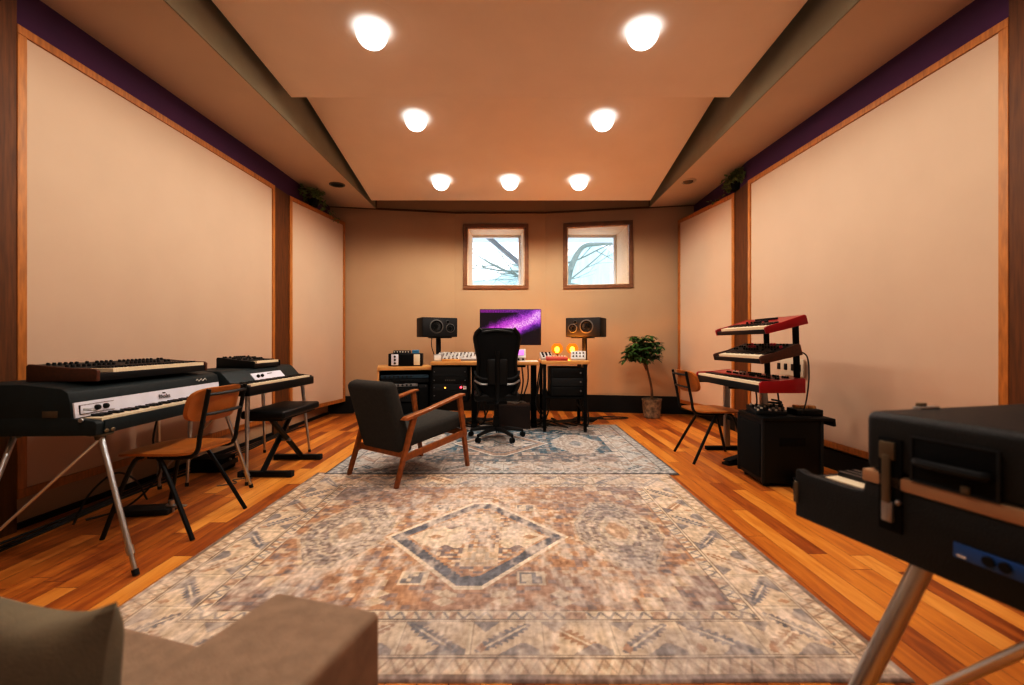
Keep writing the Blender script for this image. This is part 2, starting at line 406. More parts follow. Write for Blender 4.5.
# small fixtures in the soffit
t = thing('recessed_downlight', 'small dark unlit downlight in the left soffit near the trailing plant', 'downlight', (-2.22, 5.84, HS), 0, 'unlit soffit downlights')
MB().lathe([(.098, 0), (.098, -.006), (.08, -.01), (.078, -.002), (.01, -.002)], (0, 0, 0)).build('trim_ring', BROWNM, t)
MB().lathe([(.075, -.001), (.075, -.004), (.01, -.004)], (0, 0, 0)).build('baffle', BLACK, t)
t = thing('recessed_downlight', 'small adjustable downlight with white ring in the right soffit', 'downlight', (2.19, 5.72, HS), 0, 'unlit soffit downlights')
MB().lathe([(.098, 0), (.098, -.006), (.08, -.014), (.07, -.002), (.01, -.002)], (0, 0, 0)).build('trim_ring', OUTLET, t)
MB().sph((0, 0, -.002), .062, (1, 1, .5)).build('eyeball', BROWNM, t)

# windows
GLASS = bpy.data.materials.new('window glass'); GLASS.use_nodes = True
nt = GLASS.node_tree; N = nt.nodes; L = nt.links; N.clear()
out = N.new('ShaderNodeOutputMaterial'); tr = N.new('ShaderNodeBsdfTransparent'); gl = N.new('ShaderNodeBsdfGlossy'); gl.inputs['Roughness'].default_value = .02
nz = N.new('ShaderNodeTexNoise'); nz.inputs['Scale'].default_value = 2; mrg = N.new('ShaderNodeMapRange'); mrg.inputs[3].default_value = .04; mrg.inputs[4].default_value = .07
L.new(nz.outputs['Fac'], mrg.inputs[0]); ms = N.new('ShaderNodeMixShader'); L.new(mrg.outputs[0], ms.inputs[0]); L.new(tr.outputs[0], ms.inputs[1]); L.new(gl.outputs[0], ms.inputs[2]); L.new(ms.outputs[0], out.inputs[0])
def window(name, w, ya, yb, depth, label):
    x0, x1, z0, z1 = w
    r = thing(name, label, 'window', (x0, ya, z0)); r['kind'] = 'structure'
    W_ = x1-x0; H_ = z1-z0; dy = yb-ya; ang = math.atan2(dy, W_); Lf = math.hypot(dy, W_)
    mb = MB(); fw = .045
    for (a0, a1, c0, c1) in ((-.01, Lf+.01, H_-fw, H_+.01), (-.01, Lf+.01, -.01, fw), (-.01, fw, fw, H_-fw), (Lf-fw, Lf+.01, fw, H_-fw)):
        am = (a0+a1)/2; mb.box((am*math.cos(ang), am*math.sin(ang)-.0, (c0+c1)/2), (a1-a0, .05, c1-c0), .003, 1, rot=(0, 0, ang))
    mb.build('window_frame', TRIMW, r)
    # reveal boards: a deep box through the wall
    i = fw; yo = depth+max(0, -dy)*0
    ly, ry = dy*i/W_, dy*(1-i/W_)
    t_ = .03
    back = 7.12+depth-ya
    mb = MB()
    mb.prism([(i, ly+.01), (i+t_*.6, ly+.01), (i+.05, back), (i, back)], 'z', i, H_-i)
    mb.prism([(W_-i, ry+.01), (W_-i-t_*.6, ry+.01), (W_-i-.05, back), (W_-i, back)], 'z', i, H_-i)
    mb.prism([(i, ly+.01), (W_-i, ry+.01), (W_-i, back), (i, back)], 'z', i-.02, i+.012)
    mb.prism([(i, ly+.01), (W_-i, ry+.01), (W_-i, back), (i, back)], 'z', H_-i-.02, H_-i+.012)
    mb.build('reveal', PALEW, r, smooth=False)
    sx0, sx1, sz0, sz1 = i+.008, W_-i-.052, i+.012, H_-i-.018
    mb = MB(); sw = .04
    for a, b in (((sx0, sz0), (sx1, sz0+sw)), ((sx0, sz1-sw), (sx1, sz1)), ((sx0, sz0+sw), (sx0+sw, sz1-sw)), ((sx1-sw, sz0+sw), (sx1, sz1-sw))):
        mb.b2((a[0], back-.03, a[1]), (b[0], back+.03, b[1]), .004)
    sash = mb.build('sash', WHITE, r)
    MB().b2((sx0+sw, back-.004, sz0+sw), (sx1-sw, back+.004, sz1-sw)).build('pane', GLASS, sash)
    return r
window('window_1', W1, 7.12, 7.12, .45, 'square window with brown frame above the monitor')
window('window_2', W2, bwy(W2[0]), bwy(W2[1]), .42, 'square window with brown frame above the right loudspeaker')

# outside
struct(MB().b2((-30, 7.9, -.6), (30, 60, -.5)).build('ground_outside', OUTGND))
mb = MB(); prof = [(-30, -.5)]
for i in range(61):
    x = -30+i; prof.append((x, 7.0+.16*x+1.2*math.sin(x*.23+.6)+.5*math.sin(x*1.1)))
prof.append((30, -.5)); mb.prism(prof, 'y', 40, 42)
struct(mb.build('hill_outside', HILL, smooth=False))
def branch(mb, p, d, ln, r, depth):
    pts = [Vector(p)]; dd = Vector(d).normalized()
    for i in range(3):
        dd = (dd+Vector((random.uniform(-.22, .22), random.uniform(-.2, .2), random.uniform(-.12, .2)))).normalized()
        pts.append(pts[-1]+dd*ln/3)
    mb.tube(pts, r, 6, 2, rs=[r, r*.85, r*.7, r*.55])
    if depth > 0:
        for k in range(3):
            q = pts[1+k % 3]; nd = (dd+Vector((random.uniform(-.9, .9), random.uniform(-.5, .5), random.uniform(-.7, .7)))).normalized()
            branch(mb, q, nd, ln*.68, r*.5, depth-1)
random.seed(11)
t = thing('bare_tree', 'bare leafless tree outside seen through both windows', 'tree', (1.25, 12.5, -.3))
MB().tube([(0.1, 0, 0), (.15, 0, 1.6), (.25, 0, 2.9), (.40, .0, 3.5), (.68, .0, 3.95), (1.1, 0, 4.02), (1.7, 0, 4.06)], .09, 8, 4, rs=[.14, .11, .09, .08, .065, .05, .03]).build('trunk', OUTB, t)
mb = MB()
for q, d in (((0.0, 0, 2.4), (-1, 0, .5)), ((.0, 0, 2.7), (1, .1, .6)), ((.1, .05, 3.2), (-1, .2, .1)), ((.15, .1, 3.5), (1, 0, .1)), ((.3, .1, 3.9), (-.6, 0, -.4)), ((.1, 0, 3.0), (.8, 0, -.1)), ((.5, .2, 4.3), (1, 0, -.35)), ((.0, 0, 2.0), (-.9, .1, .8)), ((-.9, 0, 3.3), (-1, 0, -.1)), ((-.8, 0, 3.0), (-.8, 0, .3))):
    branch(mb, q, d, 1.5, .03, 2)
mb.build('branches', OUTB, t)
t = thing('porch_canopy', 'pale porch roof edge with slanted grey brace outside the windows', 'canopy', (.6, 8.8, 0))
MB().b2((-2.6, -.3, 3.16), (3.4, .9, 3.28)).build('roof_slab', EAVE, t)
MB().cyl((-1.10, .0, 3.10), (-.41, .0, 2.52), .05, seg=8).build('brace', mat('pale steel brace', srgb(150,160,168), .6), t)
MB().b2((1.62, 0, -.5), (1.78, .16, 3.16)).build('post', EAVE, t)
random.seed(7)
w = bpy.data.worlds.new('World'); bpy.context.scene.world = w; w.use_nodes = True
nt = w.node_tree; bg = nt.nodes['Background']
tcw = nt.nodes.new('ShaderNodeTexCoord'); sw_ = nt.nodes.new('ShaderNodeSeparateXYZ'); rw = nt.nodes.new('ShaderNodeValToRGB')
nt.links.new(tcw.outputs['Generated'], sw_.inputs[0]); nt.links.new(sw_.outputs['Z'], rw.inputs[0]); nt.links.new(rw.outputs[0], bg.inputs[0])
rw.color_ramp.elements[0].color = (.86, .93, 1, 1); rw.color_ramp.elements[1].color = (.62, .78, 1, 1); bg.inputs[1].default_value = 2.3

# ------------------------------------------------------------------ rugs
def vnoise(x, y, seed=0):
    r = np.random.RandomState(seed).rand(64, 64)
    xi = np.floor(x).astype(int); yi = np.floor(y).astype(int); fx = x-xi; fy = y-yi
    fx = fx*fx*(3-2*fx); fy = fy*fy*(3-2*fy)
    g = lambda a, b: r[a % 64, b % 64]
    return (g(xi, yi)*(1-fx)+g(xi+1, yi)*fx)*(1-fy)+(g(xi, yi+1)*(1-fx)+g(xi+1, yi+1)*fx)*fy
def fbm(x, y, seed, o=4):
    s = 0; a = .5; 
    for k in range(o): s = s+a*vnoise(x*2**k, y*2**k, seed+k); a *= .5
    return s/(1-.5**o)
def rug_colors(X, Y, hx, hy, pal, seed):
    """X, Y from the rug's centre; traditional faded medallion rug with borders"""
    cream, field, accent, dark, pale = [np.array(srgb(*c)) for c in pal]
    n = X.size; col = np.tile(field, (n, 1))
    def put(mask, c, a=1.):
        m = (mask.astype(float)*a)[:, None]
        return m, c
    def lay(mask, c, a=1.):
        nonlocal col
        m = (mask.astype(float)*a)[:, None]; col = col*(1-m)+c*m
    hash_ = lambda i, j, s: (np.abs(np.sin(i*12.9898+j*78.233+s*37.7)*43758.5453) % 1)
    dx = hx-np.abs(X); dy = hy-np.abs(Y); d = np.minimum(dx, dy)
    horiz = dy < dx
    s = np.where(horiz, X, Y)
    fld = d > .37
    # ---- field clutter, mirrored in both axes
    ax, ay = np.abs(X), np.abs(Y)
    c1 = hash_(np.floor(ax/.035), np.floor(ay/.028), 1+seed)
    lay(fld & (c1 > .80), accent, .55); lay(fld & (c1 < .14), cream, .6); lay(fld & (c1 > .4) & (c1 < .5), dark, .3)
    tri = np.abs((ax/.11) % 1-.5)*2; band = (ay/.13) % 1
    lay(fld & (np.abs(band-.5) < .22*tri) & (hash_(np.floor(ax/.11), np.floor(ay/.13), seed) > .5), accent, .5)
    # ---- side medallions
    for sx in (-1, 1):
        u = X-sx*.74; D = np.maximum(np.abs(u)/.30+np.abs(Y)/.62, np.maximum(np.abs(u)/.24, np.abs(Y)/.45)*.98)
        lay(fld & (D < 1.), cream, .45); lay(fld & (D < .93), accent, .6)
        lay(fld & (D < .93) & (np.abs((D*4+.1*np.sin(X*70)*np.sin(Y*60)) % 1-.5) < .12), cream, .45); c2 = hash_(np.floor(np.abs(u)/.02), np.floor(ay/.018), 8); lay(fld & (D < .93) & (c2 > .7), cream, .5); lay(fld & (D < .93) & (c2 < .15), dark, .35)
        lay(fld & (D < .42), cream, .35); lay(fld & (D < .25), field, .6)
    # ---- centre diamond
    Y0 = Y; off = .085 if seed == 0 else 0.; Y = Y+off; ay = np.abs(Y)
    D = np.abs(X+.03)/.49+np.abs(Y)/.60; D = np.maximum(D, np.abs(Y)/.53)
    lay(D < 1.04, field, 1.); lay(D < 1.0, cream*1.06, 1.); lay(D < .94, accent*.9, 1.)
    ser = .06*np.abs(((X-Y)/.05 % 1)-.5)
    lay(D < .77+ser, field, 1.)
    a = (D < .74) & (ax > .10) & (ay < .12+.02*np.sin(ax*60)); lay(a, cream, .95)
    lay((ax/.075+np.abs(Y)/.07 < 1) | (np.abs(ax-.25)/.05+ay/.03 < 1), field*.85, .9)
    q = (D < .74) & ~a
    cc = hash_(np.floor(ax/.022), np.floor(ay/.022), 5+seed)
    lay(q & (cc > .62), accent, .75); lay(q & (cc < .25), cream, .7)
    lay((ax < .09) & (ay > .13) & (ay < .33) & (cc > .2), cream, .5)
    # ---- small squares around it
    for sx in (-.28, .24):
        for sy in (-.43, .43):
            m1 = (np.abs(X-sx) < .062) & (np.abs(Y-sy) < .06); m2 = (np.abs(X-sx) < .05) & (np.abs(Y-sy) < .048)
            lay(m1, cream, .85); lay(m2, accent, .85); lay(m2 & (cc > .6), cream, .8)
    for sx in (-.40, -.12, .12, .36):
        for sy in (-.56, .56, -.62): lay((np.abs(X-sx)+np.abs(Y-sy)*1.5 < .05), cream, .7)
    Y = Y0; ay = np.abs(Y)
    # ---- corner steps
    st = (hx-.37-ax)/.09; sv = (hy-.37-ay)/.09
    k = np.floor(st)+np.floor(sv)
    lay(fld & (k < 3), accent, .45); lay(fld & (k == 3), cream, .6)
    # ---- borders
    b = ~fld; lay(b, cream)
    g2 = (d > .30) & fld == False
    tw = np.abs((s/.055) % 1-.5)*2
    m = (d > .315) & (d < .365); lay(m & (np.abs((d-.315)/.05-tw) < .22), accent, .8); lay(m & (hash_(np.floor(s/.0275), 0*s, 3) > .75), field, .7)
    m = (d > .025) & (d < .10); tw2 = np.abs((s/.07) % 1-.5)*2
    lay(m, field*.6+cream*.4, .8); lay(m & (np.abs((d-.03)/.07-tw2) < .2), cream, .9); lay(m & (np.abs((d-.03)/.07-(1-tw2)) < .1), dark, .5)
    # main border leaves
    m = (d > .118) & (d < .298); P = .25; f = (s/P) % 1; i = np.floor(s/P); t = (d-.118)/.18
    lay(m, cream*.6+field*.4, .55)
    flip = np.where(i % 2 == 0, 1., -1.)
    e = (f-.5)*flip*1.1-(t-.5)*.95                      # diagonal axis
    al = (f-.5)*flip+(t-.5)
    serr = .16*np.sqrt(np.clip(1-(al*1.25)**2, 0, 1))*(1-.55*np.abs((al*6) % 1-.5)*2)
    leafc = np.where((i % 3 == 0)[:, None], accent, np.where((i % 3 == 1)[:, None], field*.8, accent*.9+dark*.1))
    mk = (m & (np.abs(e) < serr*1.5)).astype(float)[:, None]*.9; col = col*(1-mk)+leafc*mk
    lay(m & (np.abs(e) < .03) & (np.abs(al) < .7), cream, .95)
    lay(m & (f < .045), cream, .9); lay(m & (f > .045) & (f < .075), dark, .45)
    tt = (t < .34) & (np.abs(f-.78) < .34-t*.9) | ((t > .66) & (np.abs(f-.24) < (t-.66)*.6))
    lay(m & tt, accent, .75)
    lay(m & (np.abs(t-.18)*2+np.abs(f-.2)*4 < .3), field, .9)
    for a0, a1 in ((.10, .106), (.112, .118), (.298, .304), (.310, .315), (.365, .371), (.018, .025)):
        lay((d > a0) & (d < a1), dark, .75)
    lay(d < .018, (accent+field)*(.42 if seed == 0 else .16))
    # ---- wear
    w1 = fbm(X*1.7+9, Y*2.2+4, 21+seed); w2 = fbm(X*26, Y*13, 31+seed); w3 = fbm(X*60, Y*42, 41+seed, 2)
    wear = np.clip((w1-.44)*1.9+(w2-.5)*2.3, 0, .78)*(1. if seed == 0 else .38); wear *= np.where(fld, 1., .75)
    col = col*(1-wear[:, None])+pale*wear[:, None]
    blue = np.clip((fbm(X*1.3+30, Y*1.6+11, 61+seed)-.52)*3, 0, .35)[:, None]; col = col*(1-blue)+accent*1.25*blue
    col = col*(.66+.68*w3)[:, None]*(.84+.32*fbm(X*95, Y*12, 71, 2))[:, None]*(.90+.2*fbm(X*12, Y*60, 81, 2))[:, None]
    return np.clip(col, 0, 1)
def rug(name, label, cx, cy, hx, hy, z, pal, seed, step, rough_rot=0., worn=1.):
    nx = int(2*hx/step)+1; ny = int(2*hy/step)+1
    xs = np.linspace(-hx, hx, nx); ys = np.linspace(-hy, hy, ny)
    X, Y = np.meshgrid(xs, ys); X = X.ravel(); Y = Y.ravel()
    Z = .007+.0015*vnoise(X*3+5, Y*3+5, 3)+.0006*vnoise(X*160, Y*160, 9)
    edge = (np.abs(X) > hx-1e-4) | (np.abs(Y) > hy-1e-4); Z[edge] = 0.
    wx = .006*(vnoise(Y*2.3+3, X*0+1, 4)-.5)*(np.abs(X)/hx); wy = .008*(vnoise(X*2.1+3, Y*0+1, 5)-.5)*(np.abs(Y)/hy)
    co = np.empty((X.size, 3)); co[:, 0] = X+wx; co[:, 1] = Y+wy; co[:, 2] = Z
    me = bpy.data.meshes.new(name)
    idx = np.arange(nx*ny).reshape(ny, nx)
    F = np.stack([idx[:-1, :-1], idx[:-1, 1:], idx[1:, 1:], idx[1:, :-1]], -1).reshape(-1, 4)
    me.vertices.add(len(co)); me.vertices.foreach_set('co', co.ravel())
    me.loops.add(F.size); me.loops.foreach_set('vertex_index', F.ravel().astype(np.int32))
    me.polygons.add(len(F)); me.polygons.foreach_set('loop_start', (np.arange(len(F))*4).astype(np.int32))
    me.update(calc_edges=True)
    cl = rug_colors(X, Y, hx, hy, pal, seed)
    at = me.color_attributes.new('weave', 'FLOAT_COLOR', 'POINT')
    at.data.foreach_set('color', np.concatenate([cl, np.ones((len(cl), 1))], 1).ravel().astype(np.float32))
    m = bpy.data.materials.new(name+' weave'); m.use_nodes = True; nt = m.node_tree; b = nt.nodes['Principled BSDF']
    va = nt.nodes.new('ShaderNodeVertexColor'); va.layer_name = 'weave'
    nz = nt.nodes.new('ShaderNodeTexNoise'); nz.inputs['Scale'].default_value = 220; tcn = nt.nodes.new('ShaderNodeTexCoord'); nt.links.new(tcn.outputs['Object'], nz.inputs['Vector'])
    mr_ = nt.nodes.new('ShaderNodeMapRange'); mr_.inputs[3].default_value = .8; mr_.inputs[4].default_value = 1.2; nt.links.new(nz.outputs['Fac'], mr_.inputs[0])
    vm = nt.nodes.new('ShaderNodeVectorMath'); vm.operation = 'SCALE'; nt.links.new(va.outputs[0], vm.inputs[0]); nt.links.new(mr_.outputs[0], vm.inputs['Scale'])
    nt.links.new(vm.outputs[0], b.inputs['Base Color']); b.inputs['Roughness'].default_value = .97; b.inputs['Specular IOR Level'].default_value = .2
    me.materials.append(m)
    o = bpy.data.objects.new(name, me); C.objects.link(o); o.location = (cx, cy, z); o.rotation_euler.z = rough_rot
    return tag(o, label, 'rug')
rug('patterned_rug', 'large faded rust and cream medallion rug in the foreground', -.155, 2.55, 1.40, 1.135, .001,
    ((228, 208, 184), (190, 152, 124), (126, 128, 134), (92, 80, 70), (224, 206, 192)), 0, .005)
rug('patterned_rug', 'faded blue grey and cream medallion rug under the office chair', -.085, 4.73, 1.41, 1.10, .004,
    ((204, 198, 190), (66, 100, 116), (164, 146, 134), (58, 66, 74), (196, 192, 190)), 3, .007)

# ------------------------------------------------------------------ electric pianos, left
KEYME = {}
def keys(parent, x0, x1, y0, y1, z, n_white, hb=.012):
    """every key a part of its own; they share two meshes per keyboard"""
    w = (x1-x0)/n_white; D = y1-y0
    def me(kind, a, b, bev, m):
        o = MB().b2(a, b, bev, 1).build(kind, m, smooth=False); d = o.data; bpy.data.objects.remove(o); return d
    wm = me('white_key', (.0006, 0, -.02), (w-.0006, D, 0), .0006, IVORY)
    bm_ = me('black_key', (-.0058, D*.38, -.01), (.0058, D, hb), .001, KEYBLK)
    for i in range(n_white):
        o = bpy.data.objects.new('white_key', wm); C.objects.link(o); o.parent = parent; o.location = (x0+i*w, y0, z)
    for i in range(n_white-1):
        if (i+2) % 7 in (2, 6): continue
        o = bpy.data.objects.new('black_key', bm_); C.objects.link(o); o.parent = parent; o.location = (x0+(i+1)*w, y0, z)

def knob_mesh(r, h, m, name='knob'):
    o = MB().lathe([(r, 0), (r*.92, h*.8), (r*.7, h), (.0005, h)], (0, 0, 0), 12).build(name, m); me = o.data; bpy.data.objects.remove(o); return me
KN_B = knob_mesh(.0085, .014, BLACK); KN_P = knob_mesh(.011, .018, PINKK); KN_C = knob_mesh(.009, .014, CREAMK); KN_S = knob_mesh(.011, .014, STEEL); KN_BB = knob_mesh(.013, .016, BLACK)
def add_knob(me, parent, loc, rot=(0, 0, 0), name='knob'):
    o = bpy.data.objects.new(name, me); C.objects.link(o); o.parent = parent; o.location = loc; o.rotation_euler = rot; return o

def stage_piano():
    t = thing('electric_piano', 'blue-black electric piano with silver rail on chrome legs, nearest on left wall', 'electric piano', (-2.25, 2.69, 0), R(90+3.2))
    w = .59
    # case
    MB().b2((-w+.04, -.30, .62), (w-.04, .30, .672), .006).build('case', TOLEX, t)
    for s in (-1, 1):
        x0, x1 = sorted((s*w, s*(w-.045)))
        MB().prism([(-.30, .62), (-.305, .676), (-.29, .688), (-.20, .698), (-.18, .71), (.30, .71), (.30, .62)], 'x', x0, x1, .004).build('end_cheek', TOLEX, t)
    MB().prism([(-.195, .70), (-.188, .775), (-.178, .818), (-.150, .836), (.02, .857), (.28, .857), (.30, .84), (.30, .70)], 'x', -w, w, .005).build('lid', TOLEX, t)
    # silver rail
    r = MB().prism([(-.203, .700), (-.196, .770), (-.186, .770), (-.193, .700)], 'x', -w+.012, w-.02).build('name_rail', SILVER, t)
    a = R(90)-math.atan2(.007, .07)
    MB().b2((-w+.035, -.2045, .712), (-w+.235, -.199, .714)).b2((-w+.035, -.199, .754), (-w+.235, -.196, .756)).b2((-w+.034, -.2045, .712), (-w+.036, -.197, .756)).build('panel_outline', BLACK, r)
    for x in (-w+.13, -w+.18): add_knob(KN_BB, r, (x, -.20, .735), (R(84), 0, 0))
    MB().tube([(-w+.05, -.205, .735), (-w+.07, -.235, .73), (-w+.09, -.22, .725)], .006, 8).build('jack_plug', STEEL, r)
    M = Matrix.Translation((.01, -.2035, .735)) @ Matrix.Rotation(R(84), 4, 'X')
    text_obj('logo', 'Rhodes', .032, BLACKM, r, M)
    MB().b2((.0, -.2015, .752), (.02, -.1975, .757)).build('crest', BLACKM, r)
    # script on the lid
    pts = [(.33+.014*i, -.188, .800+.008*math.sin(i*2.1)) for i in range(9)]
    MB().tube(pts, .0022, 5, 4).build('script_mark', PAPER, t)
    keys(t, -w+.05, w-.05, -.288, -.20, .695, 43)
    MB().b2((-w+.045, -.308, .625), (w-.045, -.296, .685), .003).build('key_slip', TOLEX, t)
    # hardware on near end
    MB().b2((-w-.004, -.135, .705), (-w+.002, -.07, .735), .001).build('corner_plate', BROWNM, t)
    MB().cyl((-w-.01, -.24, .692), (-w, -.24, .692), .009).build('thumb_screw', STEEL, t)
    # legs
    for nm, a, b in (('leg', (-.52, -.265, .62), (-.645, -.52, .0)), ('leg', (.50, -.265, .62), (.62, -.40, .0)),
                     ('leg', (-.46, .17, .62), (-.76, .14, .0)), ('leg', (.50, .17, .62), (.62, .24, .0))):
        A = Vector(a); B = Vector(b); m1 = A.lerp(B, .80)
        lg = MB().cyl(A, m1, .0125).cyl(m1, A.lerp(B, .86), .016).cyl(A.lerp(B, .8), A.lerp(B, .965), .010).build(nm, CHROME, t)
        MB().cyl(A.lerp(B, .96), B, .014, .013).build('rubber_foot', RUBBER, lg)
        MB().lathe([(.05, 0), (.05, -.006), (.022, -.012), (.02, -.03), (.005, -.03)], (a[0], a[1], .62)).build('leg_flange', BROWNM, lg)
    MB().tube([(-.525, -.275, .6), (-.72, .144, .10)], .0065, 8, 1).build('brace', CHROME, t)
    MB().tube([(.505, -.275, .6), (.60, .22, .12)], .0065, 8, 1).build('brace', CHROME, t)
    for s in (-1, 1):
        MB().sph((-w+.07+.018*s, -.309, .635), .012, (1.2, .3, .8)).build('leg_clip', BROWNM, t)
    return t
stage_piano()

def reed_piano():
    t = thing('electric_piano', 'smaller black electric piano with grey-blue control panel, behind the black bench', 'electric piano', (-2.175, 3.86, 0), R(90))
    w = .535
    MB().b2((-w, -.27, .66), (w, .275, .70), .006).build('case', BLACK, t)
    MB().prism([(-.15, .70), (-.145, .748), (-.10, .80), (-.07, .832), (-.04, .842), (.26, .842), (.275, .83), (.275, .70)], 'x', -w, w, .006).build('lid', TOLEX, t)
    for s in (-1, 1):
        x0, x1 = sorted((s*w, s*(w-.04)))
        MB().prism([(-.275, .66), (-.275, .725), (-.26, .738), (-.14, .755), (-.14, .66)], 'x', x0, x1, .004).build('end_cheek', BLACK, t)
    p = MB().prism([(-.1485, .752), (-.103, .803), (-.098, .800), (-.143, .748)], 'x', -.22, .25).build('control_panel', SILVER, t)
    for x in (-.16, -.10): add_knob(KN_BB, p, (x, -.13, .777), (R(48), 0, 0))
    MB().b2((.0, -.124, .789), (.07, -.120, .793)).build('name_mark', BLACKM, p)
    keys(t, -w+.045, w-.045, -.262, -.15, .742, 38)
    MB().b2((-w, -.28, .66), (w, -.268, .728), .003).build('key_slip', BLACK, t)
    for a, b in (((-.46, -.22, .66), (-.48, -.225, 0)), ((.47, -.20, .66), (.56, -.23, 0)), ((-.46, .19, .66), (-.50, .20, 0)), ((.47, .17, .66), (.53, .185, 0))):
        A = Vector(a); B = Vector(b); m1 = A.lerp(B, .42)
        lg = MB().cyl(A, m1, .017, .015).cyl(m1, A.lerp(B, .965), .0125, .010).build('leg', CHROME, t)
        MB().cyl(A.lerp(B, .96), B, .012).build('rubber_foot', RUBBER, lg)
    return t
reed_piano()

def synth(name, label, loc, rotz, W, D, hf, hb, kd, nk, body, panel, cheek, rx=0., knobs=(), kx=None, cat='synthesizer', ct=.022, front=None, group=None, screen=True):
    t = thing(name, label, cat, loc, rotz, group, rx)
    y0 = -D/2; yk = y0+kd; w = W/2
    MB().prism([(y0+.004, 0), (y0+.004, hf*.62), (yk, hf*.62), (yk, hf*.95), (D/2, hb*.96), (D/2, .0)], 'x', -w+ct*.5, w-ct*.5, .002).build('body', front or body, t)
    for s in (-1, 1):
        x0, x1 = sorted((s*w, s*(w-ct)))
        MB().prism([(y0, 0), (y0-.002, hf*.85), (y0+.012, hf), (yk, hf+.004), (D/2-.01, hb), (D/2, hb-.01), (D/2, 0)], 'x', x0, x1, .003).build('end_cheek', cheek, t)
    sl = math.atan2(hb-hf-.004, D/2-yk)
    p = MB().prism([(yk, hf*.95), (yk+.001, hf+.001), (D/2-.008, hb-.003), (D/2-.008, hb-.012)], 'x', -w+ct, w-ct).build('control_panel', panel, t)
    if nk: keys(t, -w+ct+(.10*W/1.0 if nk < 40 else .01), w-ct-.004, y0+.008, yk-.004, hf*.62+.02, nk, .010)
    if nk and nk < 40:
        MB().cyl((-w+ct+.03*W, (y0+yk)/2, hf*.62), (-w+ct+.03*W, (y0+yk)/2, hf*.62+.016), .018*min(1, W)).build('pitch_wheel', BLACK, t)
    def pz(y): return hf+.001+(y-yk)*math.tan(sl)
    for (fx, fy, me) in knobs:
        y = yk+(D/2-yk)*fy; add_knob(me, p, (-w+ct+(W-2*ct)*fx, y, pz(y)), (sl, 0, 0))
    if screen:
        y = yk+(D/2-yk)*.55; MB().box((W*.02, y, pz(y)+.002), (.09*min(1, W*1.2), .035, .005), .001, 1, rot=(sl, 0, 0)).build('display', BLACKM, p)
    return t
kn = []
for i in range(26):
    for j in range(2):
        if random.random() < .7: kn.append((.03+i*.0375, .25+j*.45, KN_B))
synth('wood_end_synthesizer', 'long analog synthesizer with walnut ends lying on the nearest electric piano', (-2.235, 2.705, .858), R(90+3.2), .90, .33, .062, .085, .13, 36, BLACK, DPANEL, WCHEEK, knobs=kn, screen=False)
kn = [(.05+i*.075, .25+j*.28, KN_B) for i in range(13) for j in range(3) if random.random() < .7]
synth('compact_synthesizer', 'small black compact synthesizer sitting on the farther electric piano', (-2.25, 3.95, .843), R(90), .42, .31, .055, .085, .10, 18, BLACK, DPANEL, BLACK, knobs=kn, screen=False, ct=.012)

# bench
t = thing('piano_bench', 'black padded folding piano bench with X-shaped legs', 'bench', (-1.925, 3.87, 0), R(90))
MB().box((0, 0, .487), (.66, .34, .06), .018, 3).build('seat', LEATHER, t)
MB().box((0, 0, .448), (.60, .28, .018), .003).build('seat_frame', BLACK, t)
for k, s in enumerate((-1, 1)):
    y = .03*s
    MB().tube([(-.27*s, y, .03), (.24*s, y, .44)], .021, 8, 1).build('leg', BLKTUBE, t)
for s in (-1, 1):
    b = MB().b2((s*.27-.025, -.20, .004), (s*.27+.025, .20, .044), .006).build('foot_bar', BLKTUBE, t)
    for y in (-.19, .19): MB().box((s*.27, y, .022), (.056, .04, .044), .004).build('foot_cap', RUBBER, b)
MB().cyl((0, -.06, .235), (0, .06, .235), .014).build('pivot_bolt', STEEL, t)

